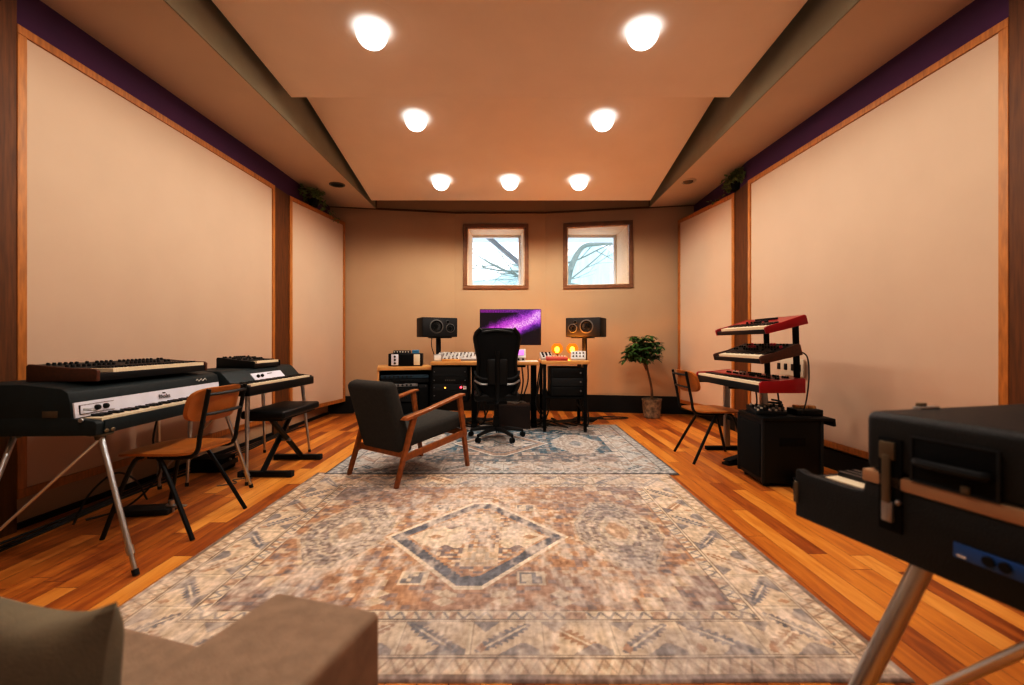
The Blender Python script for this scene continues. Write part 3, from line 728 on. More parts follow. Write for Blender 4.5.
# vinyl chairs: local -Y is the side the sitter faces
def vinyl_chair(label, loc, rotz):
    t = thing('tan_chair', label, 'chair', loc, rotz, 'tan vinyl chairs with black tube frames')
    # seat as a curved pad
    bm = bmesh.new(); nx, ny = 14, 14
    def pad(u, v, top):
        # superellipse outline
        x = u; y = v; k = (abs(x)**4+abs(y)**4)**.25; m = max(abs(x), abs(y), 1e-6); f = m/max(k, 1e-6)
        x *= f; y *= f
        z = .452-.012*(1-x*x)*(1-y*y)*1.2+(.012*max(0, y-.6)) - .03*max(0, -y-.55)
        e = min(1, max(0, 1-k*f))
        return Vector((x*.21, y*.235-.02, z+(0.006 if top else -.022)+(-.008 if top else .008)*max(0, (abs(m)-.8)/.2)))
    grids = []
    for top in (True, False):
        grids.append([[bm.verts.new(pad(-1+2*i/nx, -1+2*j/ny, top)) for i in range(nx+1)] for j in range(ny+1)])
    for g, fl in ((grids[0], 1), (grids[1], 0)):
        for j in range(ny):
            for i in range(nx):
                q = (g[j][i], g[j][i+1], g[j+1][i+1], g[j+1][i]); bm.faces.new(q if fl else q[::-1])
    T, B = grids
    rim = [(j, 0) for j in range(ny)]+[(ny, i) for i in range(nx)]+[(j, nx) for j in range(ny, 0, -1)]+[(0, i) for i in range(nx, 0, -1)]
    for a, b in zip(rim, rim[1:]+rim[:1]): bm.faces.new((T[a[0]][a[1]], T[b[0]][b[1]], B[b[0]][b[1]], B[a[0]][a[1]]))
    s = MB(); s.bm.free(); s.bm = bm; s.build('seat', TAN, t)
    # backrest: curved pad between z .60 and .80, leaning back
    bm = bmesh.new()
    def bk(u, v, o):
        x = u; y = v; k = (abs(x)**4+abs(y)**4)**.25; m = max(abs(x), abs(y), 1e-6); f = m/max(k, 1e-6); x *= f; y *= f
        yy = .242-.055*x*x+(y*.095)*.26
        return Vector((x*.215, yy+o, .705+y*.095))
    grids = [[[bm.verts.new(bk(-1+2*i/nx, -1+2*j/8, o)) for i in range(nx+1)] for j in range(9)] for o in (-.012, .012)]
    for g, fl in ((grids[0], 1), (grids[1], 0)):
        for j in range(8):
            for i in range(nx):
                q = (g[j][i], g[j][i+1], g[j+1][i+1], g[j+1][i]); bm.faces.new(q if fl else q[::-1])
    T, B = grids; ny2 = 8
    rim = [(j, 0) for j in range(ny2)]+[(ny2, i) for i in range(nx)]+[(j, nx) for j in range(ny2, 0, -1)]+[(0, i) for i in range(nx, 0, -1)]
    for a, b in zip(rim, rim[1:]+rim[:1]): bm.faces.new((T[a[0]][a[1]], T[b[0]][b[1]], B[b[0]][b[1]], B[a[0]][a[1]]))
    s = MB(); s.bm.free(); s.bm = bm; s.build('backrest', TAN, t)
    for s_ in (-1, 1):
        x = .165*s_
        MB().tube([(x, -.06, .425), (x, .13, .420), (x, .205, .45), (x*1.0, .228, .56), (x, .275, .795)], .012, 8, 5).build('back_post', BLKTUBE, t)
        MB().tube([(x, -.09, .425), (x*1.10, -.145, .37), (x*1.42, -.255, .0)], .012, 8, 4).build('leg', BLKTUBE, t)
        MB().tube([(x, -.02, .425), (x*1.10, .04, .37), (x*1.42, .235, .0)], .012, 8, 4).build('leg', BLKTUBE, t)
    for z, y in ((.655, .248), (.765, .272)):
        MB().tube([(-.165, y, z), (-.08, y+.012, z), (.08, y+.012, z), (.165, y, z)], .009, 6, 3).build('back_rail', BLKTUBE, t)
    MB().tube([(-.165, -.05, .42), (.165, -.05, .42)], .009, 6, 1).tube([(-.165, .1, .42), (.165, .1, .42)], .009, 6, 1).build('seat_rail', BLKTUBE, t)
    return t
vinyl_chair('tan vinyl chair with black tube legs, pulled up to the nearest left electric piano', (-1.925, 2.68, 0), R(-91))
vinyl_chair('tan vinyl chair with black tube legs, beside the three red and black keyboards', (1.80, 4.20, 0), R(90))

# ------------------------------------------------------------------ armchair (local +Y = facing)
ang = math.atan2(.8, .6)-PI/2
t = thing('lounge_armchair', 'mid-century armchair with charcoal cushions and teak frame on the blue rug', 'armchair', (-.825, 3.75, .012), ang)
# seat cushion
sc_ = MB().box((0, .085, .35), (.50, .65, .115), .035, 4, rot=(R(7), 0, 0)).build('seat_cushion', CHARC, t)
MB().tube([(-.22, .385, .435), (.22, .385, .435)], .004, 6, 1).build('piping', CHARC, sc_)
bc = MB().box((0, -.31, .478), (.50, .115, .56), .045, 4, rot=(R(17), 0, 0)).build('back_cushion', CHARC, t)
for s in (-1, 1):
    x = .285*s
    MB().prism([(-.395, 0), (-.365, 0), (-.185, .50), (-.235, .50)], 'x', x-.014, x+.014, .004).build('rear_leg', ARMWOOD, t)
    MB().prism([(.355, 0), (.385, 0), (.295, .60), (.245, .60)], 'x', x-.014, x+.014, .004).build('front_leg', ARMWOOD, t)
    bm = MB()
    bm.prism([(-.325, .475), (-.30, .495), (-.1, .53), (.26, .612), (.315, .618), (.32, .600), (.26, .590), (-.1, .508), (-.29, .470)], 'x', x-.030, x+.030, .005)
    bm.build('armrest', ARMWOOD, t)
    MB().prism([(-.325, .175), (-.30, .225), (.35, .315), (.355, .262)], 'x', x-.012, x+.012, .004).build('side_rail', ARMWOOD, t)
MB().b2((-.285, .325, .262), (.285, .345, .312), .004).build('cross_rail', ARMWOOD, t)
MB().b2((-.285, -.29, .19), (.285, -.27, .24), .004).build('cross_rail', ARMWOOD, t)

# ------------------------------------------------------------------ desks
def desk(label, x0, x1, y0, y1, h, legs, name='studio_desk'):
    t = thing(name, label, 'desk', ((x0+x1)/2, (y0+y1)/2, 0)); cx, cy = (x0+x1)/2, (y0+y1)/2
    MB().b2((x0-cx, y0-cy, h-.042), (x1-cx, y1-cy, h), .006).build('desktop', DESKW, t)
    for (lx, ly0, ly1) in legs:
        l = MB().b2((lx-.035-cx, cy-.03-cy, .04), (lx+.035-cx, .03, h-.042), .005).build('leg', BLACKM, t)
        MB().b2((lx-.035-cx, ly0-cy, .012), (lx+.035-cx, ly1-cy, .045), .005).build('foot', BLACKM, l)
    MB().b2((x0+.15-cx, y1-cy-.08, h-.09), (x1-.15-cx, y1-cy-.03, h-.045), .004).build('crossbar', BLACKM, t)
    return t
desk('central oak topped desk with black legs under the monitor', -.98, .325, 5.50, 6.02, .82, ((-.47, 5.60, 6.0), (.27, 5.60, 6.0)))
t = thing('studio_desk', 'right oak topped desk with slim black legs, carrying the two amber lamps', 'desk', (.63, 5.68, 0))
MB().b2((-.285, -.36, .797), (.275, .36, .837), .006).build('desktop', DESKW, t)
for x, y in ((-.25, -.32), (.22, -.34), (-.25, .32), (.24, .32)):
    l = MB().b2((x-.018, y-.018, .03), (x+.018, y+.018, .797), .003).build('leg', BLACKM, t); MB().cyl((x, y, 0), (x, y, .035), .022, .016).build('foot', RUBBER, l)
MB().b2((-.25, -.335, .395), (.24, .335, .415), .003).build('lower_shelf', BLACKM, t)
t = thing('rack_cabinet', 'black gear box on the shelf under the right desk', 'rack', (.65, 5.62, .4155))
MB().b2((-.2, -.25, 0), (.22, .2, .34), .01).build('case', BLACK, t)
for k in range(3):
    u = MB().b2((-.18, -.262, .02+k*.105), (.20, -.248, .115+k*.105), .003).build('rack_unit', DARKG if k == 1 else BLACK, t)
    add_knob(KN_S, u, (.15, -.262, .07+k*.105), (R(90), 0, 0))

# hanging rack under central desk
LEDR = mat('red led', (1, .05, .05), .4, emit=(1, .03, .05), estr=12); LEDO = mat('amber led', (1, .5, .1), .4, emit=(1, .35, .05), estr=6)
t = thing('equipment_rack', 'black equipment rack with a red light under the left of the central desk', 'rack', (-.745, 5.725, .335))
t.scale = (1, .76, 1)
MB().b2((-.225, -.25, 0), (-.21, .25, .44)).b2((.20, -.25, 0), (.215, .25, .44)).b2((-.225, -.25, 0), (.215, .25, .015)).b2((-.225, -.25, .425), (.215, .25, .44)).b2((-.225, .235, 0), (.215, .25, .44)).build('frame', BLACKM, t)
for k, (h0, h1, m_) in enumerate(((.02, .13, BLACK), (.135, .215, DARKG), (.22, .30, BLACK), (.305, .42, DARKG))):
    u = MB().b2((-.208, -.245, h0), (.198, .20, h1), .003).build('rack_unit', m_, t)
    for x in (-.19, .18):
        MB().cyl((x, -.246, (h0+h1)/2), (x, -.262, (h0+h1)/2), .006, seg=8).build('handle', STEEL, u)
    if k == 2:
        for i in range(6): MB().b2((-.06+i*.022, -.247, .255), (-.048+i*.022, -.244, .268)).build('lettering', CABLEG, u)
    if k == 1:
        MB().sph((.13, -.25, .175), .011).build('indicator_lamp', LEDR, u); MB().sph((-.06, -.25, .17), .008).build('indicator_lamp', LEDO, u)
        MB().b2((.155, -.248, .15), (.195, -.244, .19)).build('label_plate', PAPER, u)

# left rack cabinet
t = thing('rack_desk', 'oak topped rack cabinet left of the central desk, behind the armchair', 'cabinet', (-1.345, 5.75, 0), R(15))
w = .31
MB().b2((-w-.01, -.27, .718), (w+.01, .27, .76), .005).build('top', DESKW, t)
for s in (-1, 1): MB().b2((s*w-.012, -.25, 0), (s*w+.012, .25, .718), .003).build('side_panel', DESKW if s < 0 else BLACKM, t)
MB().b2((-w+.012, -.22, .02), (w-.012, .25, .04)).b2((-w+.012, .235, .04), (w-.012, .25, .718)).build('carcass', BLACKM, t)
for k, (h0, h1, m_) in enumerate(((.62, .66, mat('dark blue patch bay', srgb(36,66,84), .5)), (.565, .61, BLACK), (.52, .555, STEEL), (.44, .51, BLACK), (.34, .43, DARKG), (.1, .32, BLACKM))):
    u = MB().b2((-w+.03, -.235, h0), (w-.03 if k < 2 else w-.16, .15, h1), .003).build('rack_unit', m_, t)
    if k < 5:
        for i in range(7):
            add_knob(KN_BB, u, (-w+.08+i*.05, -.236, (h0+h1)/2), (R(90), 0, 0), 'jack' if k == 0 else 'knob')
t = thing('computer_tower', 'slim black computer tower standing inside the oak topped rack cabinet', 'computer', (-1.345+.213, 5.75+.045, .041), R(15))
MB().b2((-.06, -.20, 0), (.06, .18, .50), .01).build('case', BLACK, t)
MB().b2((-.05, -.206, .03), (.05, -.199, .46), .004).build('front_grille', BLACKM, t)
MB().cyl((.03, -.208, .48), (.03, -.199, .48), .006).build('power_button', STEEL, t)

# things on the left cabinet
t = thing('audio_interface', 'silver and black desktop rack unit on the left oak cabinet', 'audio device', (-1.31, 5.70, .76), R(8))
MB().b2((-.20, -.14, .006), (.20, .14, .155), .006).build('case', BLACK, t)
MB().b2((-.165, -.148, .015), (-.08, -.139, .148), .002).build('meter_panel', SILVER, t)
MB().b2((-.075, -.147, .02), (.095, -.139, .145), .002).build('front_panel', BLACKM, t)
MB().b2((.10, -.148, .015), (.175, -.139, .148), .002).build('side_plate', IVORY, t)
for i in range(3): add_knob(KN_BB, t, (-.122, -.148, .04+i*.04), (R(90), 0, 0))
t = thing('mini_mixer', 'tiny black mixer with pale knobs on top of the silver and black rack unit', 'mixer', (-1.36, 5.70, .916), R(8))
MB().b2((-.10, -.07, 0), (.10, .07, .035), .004).build('body', BLACK, t)
for i in range(6): add_knob(KN_C, t, (-.085+i*.033, -.071, .018), (R(90), 0, 0))
t = thing('tape_roll', 'small blue box on top of the silver and black rack unit', 'box', (-1.19, 5.69, .916), R(5))
t.name = 'blue_box'
MB().b2((-.04, -.05, 0), (.04, .05, .042), .006).build('body', BLUEP, t); MB().b2((-.041, -.051, .026), (.041, .051, .030)).build('lid_seam', BLACK, t)

# speakers on stands
def speaker(label, slabel, x, y, rz, mirror):
    st = thing('speaker_stand', slabel, 'speaker stand', (x, y+.12, 0), rz)
    MB().b2((-.15, -.13, 0), (.15, .16, .02), .004).build('base', BLACKM, st)
    MB().b2((-.03, -.02, .02), (.03, .02, 1.108), .004).build('pole', BLACK, st)
    MB().b2((-.13, -.19, 1.108), (.13, .05, 1.122), .003).build('top_plate', BLACK, st)
    t = thing('studio_monitor', label, 'loudspeaker', (x, y, 1.1225), rz)
    MB().b2((-.235, -.15, 0), (.235, .16, .252), .01).build('cabinet', BLACK, t)
    MB().b2((-.225, -.155, .01), (.225, -.149, .242), .003).build('baffle', DARKG, t)
    s = mirror
    for cx, cz, r, n in ((-.05*s, .135, .085, 'woofer'), (.135*s, .115, .055, 'midrange_driver'), (.10*s, .195, .022, 'tweeter')):
        w_ = MB(); 
        tb = bmesh.new(); tb.free()
        d = MB().lathe([(r, 0), (r, .006), (r*.9, .008), (r*.82, .002), (r*.35, -.004), (r*.3, .004), (.001, .008)], (0, 0, 0), 28).build(n, BLACKM, t)
        d.rotation_euler = (R(90), 0, 0); d.location = (cx, -.156, cz)
        d2 = MB().lathe([(r*1.08, 0), (r*1.08, .004), (r*.9, .0085), (r*.89, .0), (r*.9, -.001)], (0, 0, 0), 28).build('surround', mat('grey driver surround', srgb(84, 84, 82), .6), d)
speaker('black three-way loudspeaker lying sideways, left of the monitor', 'black pole stand under the left loudspeaker', -.995, 6.10, R(25), 1)
speaker('black three-way loudspeaker lying sideways, right of the monitor', 'black pole stand under the right loudspeaker', .985, 6.12, R(-25), -1)

# monitor
SCR = bpy.data.materials.new('purple nebula screen'); SCR.use_nodes = True
nt = SCR.node_tree; N = nt.nodes; L = nt.links; b = N['Principled BSDF']; b.inputs['Base Color'].default_value = (.01, .01, .01, 1); b.inputs['Roughness'].default_value = .2
tc = N.new('ShaderNodeTexCoord'); sp = N.new('ShaderNodeSeparateXYZ'); L.new(tc.outputs['Object'], sp.inputs[0])
def mth(op, a, bv=None, c=None):
    n = N.new('ShaderNodeMath'); n.operation = op
    for i, v in enumerate((a, bv, c)):
        if v is None: continue
        if isinstance(v, (int, float)): n.inputs[i].default_value = v
        else: L.new(v, n.inputs[i])
    return n.outputs[0]
nz = N.new('ShaderNodeTexNoise'); nz.inputs['Scale'].default_value = 5; nz.inputs['Detail'].default_value = 8; nz.inputs['Roughness'].default_value = .7; L.new(tc.outputs['Object'], nz.inputs['Vector'])
n2 = N.new('ShaderNodeTexNoise'); n2.inputs['Scale'].default_value = 60; n2.inputs['Detail'].default_value = 3; L.new(tc.outputs['Object'], n2.inputs['Vector'])
# a bright diagonal band rising to the right, on black
dv = mth('SUBTRACT', mth('SUBTRACT', sp.outputs['Z'], .43), mth('MULTIPLY', sp.outputs['X'], .42))
dv = mth('ADD', dv, mth('MULTIPLY', mth('SUBTRACT', nz.outputs['Fac'], .5), .28))
band = mth('POWER', 2.718, mth('MULTIPLY', mth('MULTIPLY', dv, dv), -62.))
edge = mth('MULTIPLY', mth('GREATER_THAN', sp.outputs['Z'], .63), .4)
v = mth('MULTIPLY', mth('MAXIMUM', band, edge), mth('ADD', .25, mth('MULTIPLY', n2.outputs['Fac'], 1.3)))
rp = N.new('ShaderNodeValToRGB'); e = rp.color_ramp.elements; e[0].position = .12; e[0].color = (.006, .003, .012, 1); e[1].position = 1.; e[1].color = (1, .55, .95, 1)
for p, c in ((.35, (.13, .02, .24, 1)), (.58, (.42, .07, .60, 1)), (.8, (.72, .18, .80, 1))): e.new(p).color = c
L.new(v, rp.inputs[0])
hs = N.new('ShaderNodeHueSaturation'); L.new(rp.outputs[0], hs.inputs['Color']); L.new(mth('SUBTRACT', .525, mth('MULTIPLY', sp.outputs['X'], .12)), hs.inputs['Hue'])
L.new(hs.outputs[0], b.inputs['Emission Color']); b.inputs['Emission Strength'].default_value = .85
t = thing('computer_monitor', 'wide computer monitor showing a purple and black image', 'monitor', (-.02, 5.93, .8205))
t.scale = (.975, 1, .975)
MB().b2((-.405, -.015, .20), (.405, .03, .675), .006).build('bezel', BLACK, t)
MB().b2((-.398, -.018, .207), (.398, -.014, .668)).build('screen', SCR, t)
MB().b2((-.03, .03, .01), (.03, .06, .45), .004).build('stand_neck', BLACK, t)
MB().b2((-.14, -.10, 0), (.14, .08, .012), .004).build('stand_base', BLACK, t)

# gear on central desk
t = thing('mixing_console', 'silver mixing console with rows of knobs at the left of the central desk', 'mixer', (-.70, 5.80, .8205))
MB().prism([(-.13, 0), (-.13, .03), (.13, .10), (.15, .10), (.15, 0)], 'x', -.24, .26, .003).build('body', STEEL, t)
p = MB().prism([(-.128, .0305), (-.128, .034), (.128, .104), (.128, .10)], 'x', -.235, .255).build('control_panel', GREYG, t)
for i in range(11):
    for j in range(4):
        add_knob((KN_B, KN_S, KN_C, KN_S)[(i*3+j) % 4], p, (-.21+i*.044, -.09+j*.06, .036+(.038+j*.06)*.274), (R(15), 0, 0))
t = thing('tan_controller', 'small tan box lying in front of the silver mixing console', 'controller', (-.735, 5.575, .8205))
MB().b2((-.11, -.04, 0), (.11, .05, .03), .006).build('body', DESKW, t)
for i in range(4): add_knob(KN_B, t, (-.08+i*.05, 0, .03))
t = thing('patch_box', 'small white-faced metal box at the left edge of the central desk', 'audio device', (-.905, 5.66, .8205))
MB().b2((-.05, -.06, 0), (.05, .06, .085), .004).build('case', STEEL, t); MB().b2((-.04, -.064, .01), (.04, -.059, .075), .001).build('face_plate', PAPER, t)
SCR2 = mat('small purple display', (.5, .1, .6), .3, emit=(.62, .2, .8), estr=.8, var=.5, scale=30)
t = thing('desktop_controller', 'small white device with purple display beside the office chair back', 'controller', (.08, 5.68, .8205))
MB().prism([(-.05, 0), (-.05, .05), (.03, .15), (.06, .15), (.06, 0)], 'x', -.09, .09, .004).build('body', GREYG, t)
MB().box((0, -.012, .105), (.13, .004, .075), 0, 1, rot=(R(-38.7), 0, 0)).build('display', SCR2, t)
for i in range(3): add_knob(KN_BB, t, (-.055+i*.055, -.05, .025), (R(90), 0, 0))
t = thing('paper_sheet', 'loose white sheets of paper on the central desk, right of the office chair', 'paper', (.20, 5.60, .8205), R(15))
for k in range(3): MB().box((.01*k, .012*k, .001+.0015*k), (.20, .14, .0012), 0, 1, rot=(0, 0, .12*k)).build('sheet', PAPER, t)
# right desk gear
t = thing('red_groovebox', 'low red synthesizer box on the right desk in front of the amber lamps', 'synthesizer', (.53, 5.44, .8375))
MB().prism([(-.07, 0), (-.07, .028), (.08, .05), (.08, 0)], 'x', -.125, .125, .004).build('body', mat('dusty red', srgb(176, 74, 62), .5), t)
for i in range(7): add_knob(KN_C, t, (-.10+i*.033, .04, .045))
t = thing('silver_mixer', 'upright silver gear with knobs at the right edge of the right desk', 'mixer', (.80, 5.55, .8375), R(-8))
MB().prism([(-.06, 0), (-.06, .02), (.05, .11), (.07, .11), (.07, 0)], 'x', -.09, .09, .004).build('body', GREYG, t)
for i in range(4):
    for j in range(2): add_knob(KN_B, t, (-.06+i*.04, -.03+j*.045, .046+j*.037), (R(39), 0, 0))
t = thing('white_drum_machine', 'white drum machine with knobs at the left of the right desk', 'drum machine', (.42, 5.62, .8375), R(6))
MB().prism([(-.09, 0), (-.09, .03), (.07, .09), (.09, .09), (.09, 0)], 'x', -.07, .07, .004).build('body', GREYG, t)
for i in range(3):
    for j in range(3): add_knob(KN_BB, t, (-.045+i*.045, -.06+j*.05, .042+j*.0188), (R(20), 0, 0))
HALO = bpy.data.materials.new('amber halo shell'); HALO.use_nodes = True
nt = HALO.node_tree; N = nt.nodes; L = nt.links; N.clear()
out = N.new('ShaderNodeOutputMaterial'); tr = N.new('ShaderNodeBsdfTransparent'); tr.inputs['Color'].default_value = (1, .72, .4, 1); em = N.new('ShaderNodeEmission')
em.inputs['Color'].default_value = (1, .27, .02, 1); em.inputs['Strength'].default_value = 1.6  # even orange glow standing in for the bulb's halo
nz = N.new('ShaderNodeTexNoise'); nz.inputs['Scale'].default_value = 12; mrg = N.new('ShaderNodeMapRange'); mrg.inputs[3].default_value = .25; mrg.inputs[4].default_value = .4
L.new(nz.outputs['Fac'], mrg.inputs[0]); ms = N.new('ShaderNodeMixShader'); L.new(mrg.outputs[0], ms.inputs[0]); L.new(tr.outputs[0], ms.inputs[1]); L.new(em.outputs[0], ms.inputs[2]); L.new(ms.outputs[0], out.inputs[0])
AMB = mat('amber bulb', (1, .5, .1), .3, emit=(1, .32, .03), estr=28)
for x, lb in ((.565, 'glowing amber bulb lamp, left one on the right desk'), (.755, 'glowing amber bulb lamp, right one on the right desk')):
    t = thing('amber_lamp', lb, 'lamp', (x, 5.76, .8375), 0, 'amber desk lamps')
    MB().lathe([(.04, 0), (.04, .012), (.012, .02), (.012, .06), (.02, .062), (.02, .085), (.004, .085)]).build('base', BROWNM, t)
    MB().lathe([(.012, .085), (.022, .10), (.030, .125), (.022, .15), (.003, .162)]).build('bulb', AMB, t)
    MB().lathe([(.03, .075), (.055, .088), (.072, .115), (.075, .14), (.065, .17), (.045, .19), (.04, .20)], (0, 0, 0), 28).build('halo_shell', HALO, t)  # added shell that paints the halo around the bulb, not glass
    ld = bpy.data.lights.new('amber', 'POINT'); ld.energy = 12; ld.color = (1, .35, .04); ld.shadow_soft_size = .03
    lo = bpy.data.objects.new('bulb_source', ld); C.objects.link(lo); lo.parent = t; lo.location = (0, .10, .135)

# office chair
t = thing('office_chair', 'black high-backed office chair at the central desk', 'office chair', (-.17, 4.99, .0125), R(4))
# back shell: rows (z, halfwidth, y offset)
rows = [(.47, .155, -.24), (.53, .20, -.25), (.60, .235, -.26), (.66, .24, -.262), (.72, .215, -.255), (.80, .205, -.262), (.90, .215, -.275), (1.00, .235, -.285), (1.08, .245, -.29), (1.14, .235, -.29), (1.175, .205, -.285), (1.185, .15, -.28)]
def shell(rows, k, o, curve=.08, lim=1.):
    bm = bmesh.new(); nx = 14; gs = []
    for oo in o:
        gs.append([[bm.verts.new(((-1+2*i/nx)*hw*lim, y+oo+curve*((-1+2*i/nx)**2), z)) for i in range(nx+1)] for z, hw, y in rows])
    ny = len(rows)-1
    for g, fl in ((gs[0], 1), (gs[1], 0)):
        for j in range(ny):
            for i in range(nx):
                q = (g[j][i], g[j][i+1], g[j+1][i+1], g[j+1][i]); bm.faces.new(q if fl else q[::-1])
    T, B = gs
    rim = [(j, 0) for j in range(ny)]+[(ny, i) for i in range(nx)]+[(j, nx) for j in range(ny, 0, -1)]+[(0, i) for i in range(nx, 0, -1)]
    for a, b in zip(rim, rim[1:]+rim[:1]): bm.faces.new((T[a[0]][a[1]], T[b[0]][b[1]], B[b[0]][b[1]], B[a[0]][a[1]]))
    s = MB(); s.bm.free(); s.bm = bm; return s
shell(rows, 0, (-.02, .02)).build('backrest', MESHB, t)
for s in (-1, 1):   # padded side wings
    MB().tube([(s*.17, -.25, .50), (s*.225, -.215, .62), (s*.195, -.21, .74), (s*.19, -.22, .86), (s*.215, -.235, 1.0), (s*.225, -.24, 1.10), (s*.17, -.27, 1.18)], .022, 8, 5).build('side_bolster', LEATHER, t)
    MB().tube([(s*.10, -.30, .665), (s*.16, -.292, .67), (s*.215, -.25, .70), (s*.23, -.21, .74)], .011, 8, 4).build('lumbar_arm', DARKG, t)
    MB().tube([(s*.10, -.30, .61), (s*.17, -.29, .615), (s*.23, -.235, .645)], .012, 8, 4).build('lumbar_arm', STEEL, t)
MB().tube([(-.15, -.305, 1.14), (0, -.33, 1.16), (.15, -.305, 1.14)], .014, 8, 4).build('head_rail', LEATHER, t)
MB().box((0, -.31, .74), (.20, .035, .26), .012, 3).build('lumbar_pad', LEATHER, t)
MB().tube([(0, -.33, .95), (0, -.325, .62), (0, -.25, .44), (0, 0, .41)], .025, 8, 4).build('spine', BLACK, t)
MB().box((0, -.0, .47), (.48, .48, .09), .035, 4).build('seat', LEATHER, t)
MB().box((0, -.02, .405), (.22, .24, .05), .01).build('tilt_box', BLACK, t)
MB().cyl((0, 0, .10), (0, 0, .39), .027).cyl((0, 0, .10), (0, 0, .24), .035).build('gas_column', BLACK, t)
for k in range(5):
    a = R(-62+72*k+3); c_, s_ = math.cos(a), math.sin(a)
    sp_ = MB().tube([(0, 0, .105), (c_*.12, s_*.12, .105), (c_*.30, s_*.30, .075)], .02, 8, 3, rs=[.028, .024, .016]).build('base_arm', DARKG, t)
    cs = MB().cyl((c_*.30-s_*.018, s_*.30+c_*.018, .028), (c_*.30-s_*.008, s_*.30+c_*.008, .028), .0275).cyl((c_*.30+s_*.018, s_*.30-c_*.018, .028), (c_*.30+s_*.008, s_*.30-c_*.008, .028), .0275).cyl((c_*.30, s_*.30, .03), (c_*.30, s_*.30, .075), .009).build('caster', BLACK, t)

# crate under the desk
t = thing('wooden_crate', 'dark brown box with cables on top on the floor right of the office chair', 'box', (.02, 5.66, 0.012))
MB().b2((-.20, -.14, .0), (.20, .14, .012)).b2((-.20, -.14, .012), (.20, -.125, .27)).b2((-.20, .125, .012), (.20, .14, .27)).b2((-.20, -.125, .012), (-.185, .125, .27)).b2((.185, -.125, .012), (.20, .125, .27)).build('box', mat('dark stained crate', srgb(44, 28, 20), .7, var=.3), t)
MB().b2((-.20, -.14, .272), (.20, .14, .285), .003).build('lid', mat('dark crate lid', srgb(60, 42, 32), .7, var=.3), t)
tag(MB().tube([(-.14, 5.58, .308), (-.04, 5.62, .325), (.04, 5.56, .312), (.12, 5.64, .33), (.17, 5.58, .312), (.08, 5.70, .312), (-.10, 5.68, .312)], .008, 6, 6).build('coiled_cable', CABLEG), 'pale coiled cable heaped on the dark brown box', 'cable')

# ------------------------------------------------------------------ potted tree
def leafmesh(mb, p, d, ln, wd, n=None):
    d = Vector(d).normalized(); up = Vector((0, 0, 1)) if n is None else Vector(n)
    s = d.cross(up)
    if s.length < .01: s = Vector((1, 0, 0))
    s.normalize(); u = s.cross(d)
    P = Vector(p); pts = [P, P+d*ln*.35+s*wd+u*wd*.25, P+d*ln*.75+s*wd*.75-u*ln*.02, P+d*ln-u*ln*.12, P+d*ln*.75-s*wd*.75-u*ln*.02, P+d*ln*.35-s*wd+u*wd*.25]
    m = P+d*ln*.5
    vs = [mb.bm.verts.new(q) for q in pts]; c = mb.bm.verts.new(m)
    for i in range(6): mb.bm.faces.new((vs[i], vs[(i+1) % 6], c))
t = thing('potted_tree', 'small umbrella tree in a patterned pot in the back right corner', 'potted plant', (1.955, 6.43, 0))
pt = MB().lathe([(.10, 0), (.112, .01), (.125, .12), (.13, .235), (.137, .25), (.137, .265), (.125, .265), (.12, .22), (.01, .22)]).build('pot', POT, t)
MB().lathe([(.118, .215), (.117, .235), (.05, .24), (.002, .24)]).build('soil', mat('soil', srgb(50, 36, 26), .95), t)
MB().tube([(0, 0, .22), (.0, 0, .35), (-.02, 0, .50), (-.07, -.01, .70), (-.09, 0, .85)], .018, 8, 4, rs=[.022, .018, .016, .014, .010]).build('trunk', BARK, t)
mb = MB(); ms_ = MB(); random.seed(3)
cen = Vector((-.14, -.02, .93))
for k in range(72):
    th = random.uniform(0, 2*PI); ph = random.uniform(-.75, 1.15); rr = random.uniform(.10, .27)
    q = cen+Vector((math.cos(th)*math.cos(ph)*rr, math.sin(th)*math.cos(ph)*rr*.85, math.sin(ph)*rr*.95))
    ms_.tube([(-.08, 0, .70+random.uniform(-.05, .15)), (cen+q)/2, q], .0035, 5, 2)
    for j in range(8):
        a = 2*PI*j/8+random.uniform(-.2, .2); leafmesh(mb, q, (math.cos(a), math.sin(a), random.uniform(-.55, .05)), random.uniform(.09, .14), .025)
ms_.build('stems', BARK, t); mb.build('foliage', LEAF, t)
# trailing plants on top of the wall panels
def trailing(label, x, y, z, sx, n, hang):
    t = thing('trailing_plant', label, 'plant', (x, y, z))
    MB().lathe([(.05, 0), (.065, .07), (.07, .09), (.06, .09), (.055, .06), (.005, .06)]).build('pot', BLACKM, t)
    mb = MB(); ms = MB()
    for k in range(n):
        th = random.uniform(0, 2*PI); rr = random.uniform(.03, .21)
        q = Vector((math.cos(th)*rr*.55, math.sin(th)*rr*1.3, .07+random.uniform(0, .13)))
        ms.tube([(0, 0, .07), q], .002, 4, 1)
        for j in range(4): leafmesh(mb, q, (random.uniform(-1, 1), random.uniform(-1, 1), random.uniform(-.6, .5)), random.uniform(.05, .075), .02)
    for vine in hang:
        pts = [(0, 0, .09)]+vine; ms.tube(pts, .0025, 5, 4)
        for i in range(len(vine)):
            p = Vector(vine[i])
            for j in range(5): leafmesh(mb, p+Vector((random.uniform(-.03, .03), random.uniform(-.04, .04), random.uniform(-.03, .03))), (random.uniform(-1, 1), random.uniform(-1, 1), random.uniform(-1, .2)), .045, .016)
    ms.build('stems', BARK, t); mb.build('foliage', LEAF2, t)
trailing('leafy trailing plant on top of the left wall panels below the soffit', -2.58, 5.98, PT+.001, 1, 46, [[(.05, .15, .06), (.10, .3, .01), (.13, .36, -.06)], [(.03, .25, .05), (.07, .42, .03), (.12, .52, -.03)]])
trailing('bushy trailing plant in a black pot on top of the right wall panels', 2.62, 5.36, PT+.001, -1, 60, [[(-.03, .2, .05), (-.05, .42, .03), (-.07, .55, .02)]])

